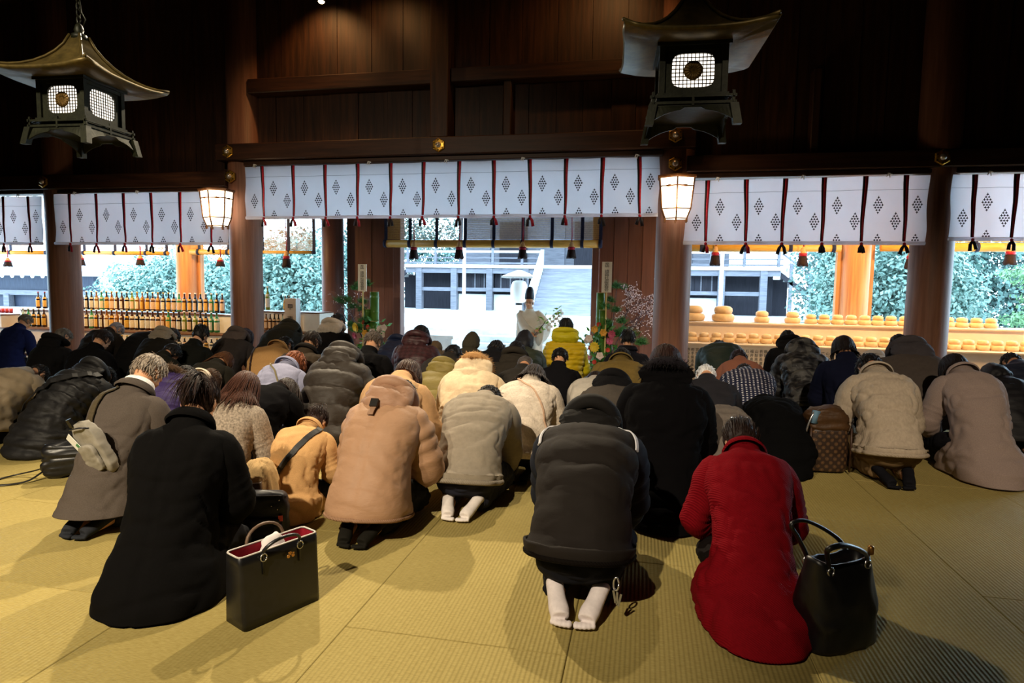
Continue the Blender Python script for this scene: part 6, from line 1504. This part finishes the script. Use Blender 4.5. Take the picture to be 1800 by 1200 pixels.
MB().tube(catmull3([(-.13, -.09, .48), (-.17, -.10, .40), (-.19, -.1, .30), (-.17, -.1, .22)], 10), .008, 6).build('zip_pull_cord', STEEL, o)
MB().box((-.12, -.085, .44), (.05, .03, .10), rotm(0, .2, .3)).build('blue_cloth', plain('pale_blue_cloth', '#5d7f98', .8), o)
# small clear bottle lying by the bowed black coat
o = empty('plastic_bottle', (.93, 5.02, .032), R(60), 'small clear plastic bottle lying beside the bowed black coat', 'bottle')
CLEAR = plain('clear_plastic', '#c9ccd0', .15, 0, spec=.8); MB().lathe([(.012, -.08), (.030, -.075), (.031, .03), (.018, .06), (.013, .075)], 14, rot=rotm(0, R(90), 0)).build('body', CLEAR, o); MB().lathe([(.016, .07), (.016, .095), (.004, .096)], 12, rot=rotm(0, R(90), 0)).build('cap', WHITEP, o)
# black bag at the far left with a strap loop on the mats
o = empty('handbag', (-3.98, 3.72, 0), R(35), 'black handbag slumped by the black quilted coat, its strap looped on the tatami', 'bag')
m = MB(); m.loft(softbox(.34, .16, .26, 9, 4, .016)); m.build('body', LEATHER, o)
MB().tube(catmull3([(-.15, -.04, .06), (-.24, -.10, .012), (-.40, -.12, .010), (-.46, .0, .010), (-.36, .10, .012), (-.2, .06, .05), (-.14, .0, .1)], 26), .010, 6, flat=.5).build('strap', LEATHER, o)
# ------------------------------------------------------------------ straps and bags that people wear, small details of dress
def put_on(key, path, mat, wd, nm='bag_strap', off=.008):
    r, G, nr, K, g_ = key; return strap(g_, G, nr, path, mat, wd, nm, off)
STRAPB = plain('black_webbing', '#0c0b0d', .6)
put_on(F_BLACKPUFF, [(.93, .68), (.80, .62), (.66, .52), (.5, .42), (.36, .33)], STRAPB, .028, off=.02)
put_on(F_CHILD, [(.93, .34), (.86, .50), (.7, .60), (.52, .70), (.40, .78)], STRAPB, .020) if False else put_on(F_CHILD, [(.90, .66), (.8, .60), (.62, .54), (.44, .49), (.3, .46)], STRAPB, .026)
put_on(F_WHITE, [(.93, .36), (.84, .44), (.66, .54), (.46, .62), (.3, .68)], cloth('#c9a68c', 'cotton'), .006)
put_on(F_LAV, [(.9, .40), (.75, .50), (.55, .60), (.35, .68)], plain('chain_metal', '#b9aa80', .3, .8), .007, 'chain_strap')
put_on(F_SUIT, [(.92, .42), (.84, .42), (.72, .43), (.6, .445), (.52, .455)], noisy('olive_webbing', '#3f3626', '#4d4330', 60, .6), .022)
# sling bag on the suit's back
r, G, nr, K, g_ = F_SUIT
GB = noisy('grey_nylon', '#7d786d', '#8f897e', 14, .6, bump=.2, dist=.01)
c_ = G[36, 44]; n_ = nr[36, 44]
sl = empty('sling_bag', (0, 0, 0), 0, "grey sling bag with papers in its pocket worn on the suit's back", 'bag')
rm = Matrix.Rotation(R(0), 4, 'Z')
pos = r.matrix_basis @ Vector(tuple(c_+n_*.040+np.array((.085, 0, .02)))); sl.location = pos
ang = math.atan2(-n_[2], -n_[1]); sl.rotation_euler = (R(20), R(-14), R(-18))
m = MB(); m.loft((softbox(.21, .075, .34, 15, 3, .007)-np.array((0, 0, .19)))*np.array((1, 1, 1.0))); m.build('body', GB, sl)
m = MB(); m.loft(softbox(.15, .035, .17, 16, 4, .005)+np.array((.0, -.045, -.15))); m.build('front_pocket', GB, sl)
MB().tube([(.09, -.02, .10), (.05, -.045, .12), (-.05, -.045, .12)], .004, 6).build('zip', plain('zip_dark', '#1a1b28', .4, .4), sl)
MB().box((-.075, -.045, .03), (.055, .003, .13), rotm(0, -.45, 0)).build('leaflet', plain('paper_leaflet', '#d8d8d0', .8), sl, False)
MB().box((-.05, -.048, .015), (.022, .003, .04), rotm(0, -.45, 0)).build('green_print', plain('green_print', '#3d7a4a', .7), sl, False)
MB().box((-.03, -.03, -.20), (.035, .02, .04)).build('strap_buckle', BLACKMETAL, sl, False); MB().box((-.05, -.02, .15), (.03, .02, .05)).build('strap_ring', BLACKMETAL, sl, False)
# tan parka: buckle strap under the hood
r, G, nr, K, g_ = F_TAN
sb, pts = strap(g_, G, nr, [(.80, .485), (.72, .485), (.66, .485)], cloth('#8c6c55', 'nylon'), .018, 'hood_strap', .012)
p_ = pts[8]; MB().box(p_+nr[55, 46]*.016, (.045, .02, .05), rotm(R(-40), 0, 0)).build('strap_buckle', BLACKMETAL, sb, False)
# vest: white piping at the arm holes, key clip at the hip
r, G, nr, K, g_ = F_VEST
for a, b in ((.33, .31), (.67, .69)): strap(g_, G, nr, [(.66, b), (.76, a), (.86, a+(.02 if a < .5 else -.02))], plain('white_piping', '#d5d3d8', .8), .010, 'white_piping', .004)
kc = empty('key_clip', (0, 0, 0)); kc.parent = r
m = MB(); m.tube([(.155+.010*math.cos(t), -.185, .16+.026*math.sin(t)) for t in np.linspace(0, 6.283, 15)], .004, 6); kb = m.build('carabiner', STEEL, kc)
for i in range(3): MB().box((.15+.010*i, -.19, .112-.006*i), (.008, .004, .05), rotm(0, .2*(i-1), 0)).build('key', STEEL, kc, False)
m = MB(); m.tube([tuple(q*np.array((.93, .93, 1))+np.array((0, 0, -.012))) for q in G[1][26:71]], .012, 8); m.build('shirt_hem', cloth('#c9ccd6', 'cotton'), r)
# claw clip in the red coat's hair
r, G, nr, K, g_ = F_RED; hc, nod = K['head']; u, f = dv(nod), nv(nod)
m = MB(); b0 = hc-f*.10+u*.06
m.tube([b0+np.array((x, 0, 0))+u*.02*math.cos(x*30)-f*.02 for x in np.linspace(-.05, .05, 9)], .010, 8); cl = m.build('hair_clip', BLACKMETAL, r)
gg = np.random.RandomState(3)
for i in range(12): MB().ell(b0+np.array((gg.uniform(-.05, .05), 0, 0))+u*gg.uniform(-.01, .03)-f*.03, (.005, .005, .005), 6, 4).build('rhinestone', STEEL, cl)
r, G, nr, K, g_ = [v for k_, v in PEOPLE.items() if 'camel coat with a dark strap' in k_][0]
strap(g_, G, nr, [(.92, .36), (.8, .38), (.6, .42), (.42, .46)], plain('brown_webbing', '#2a160e', .6), .010)
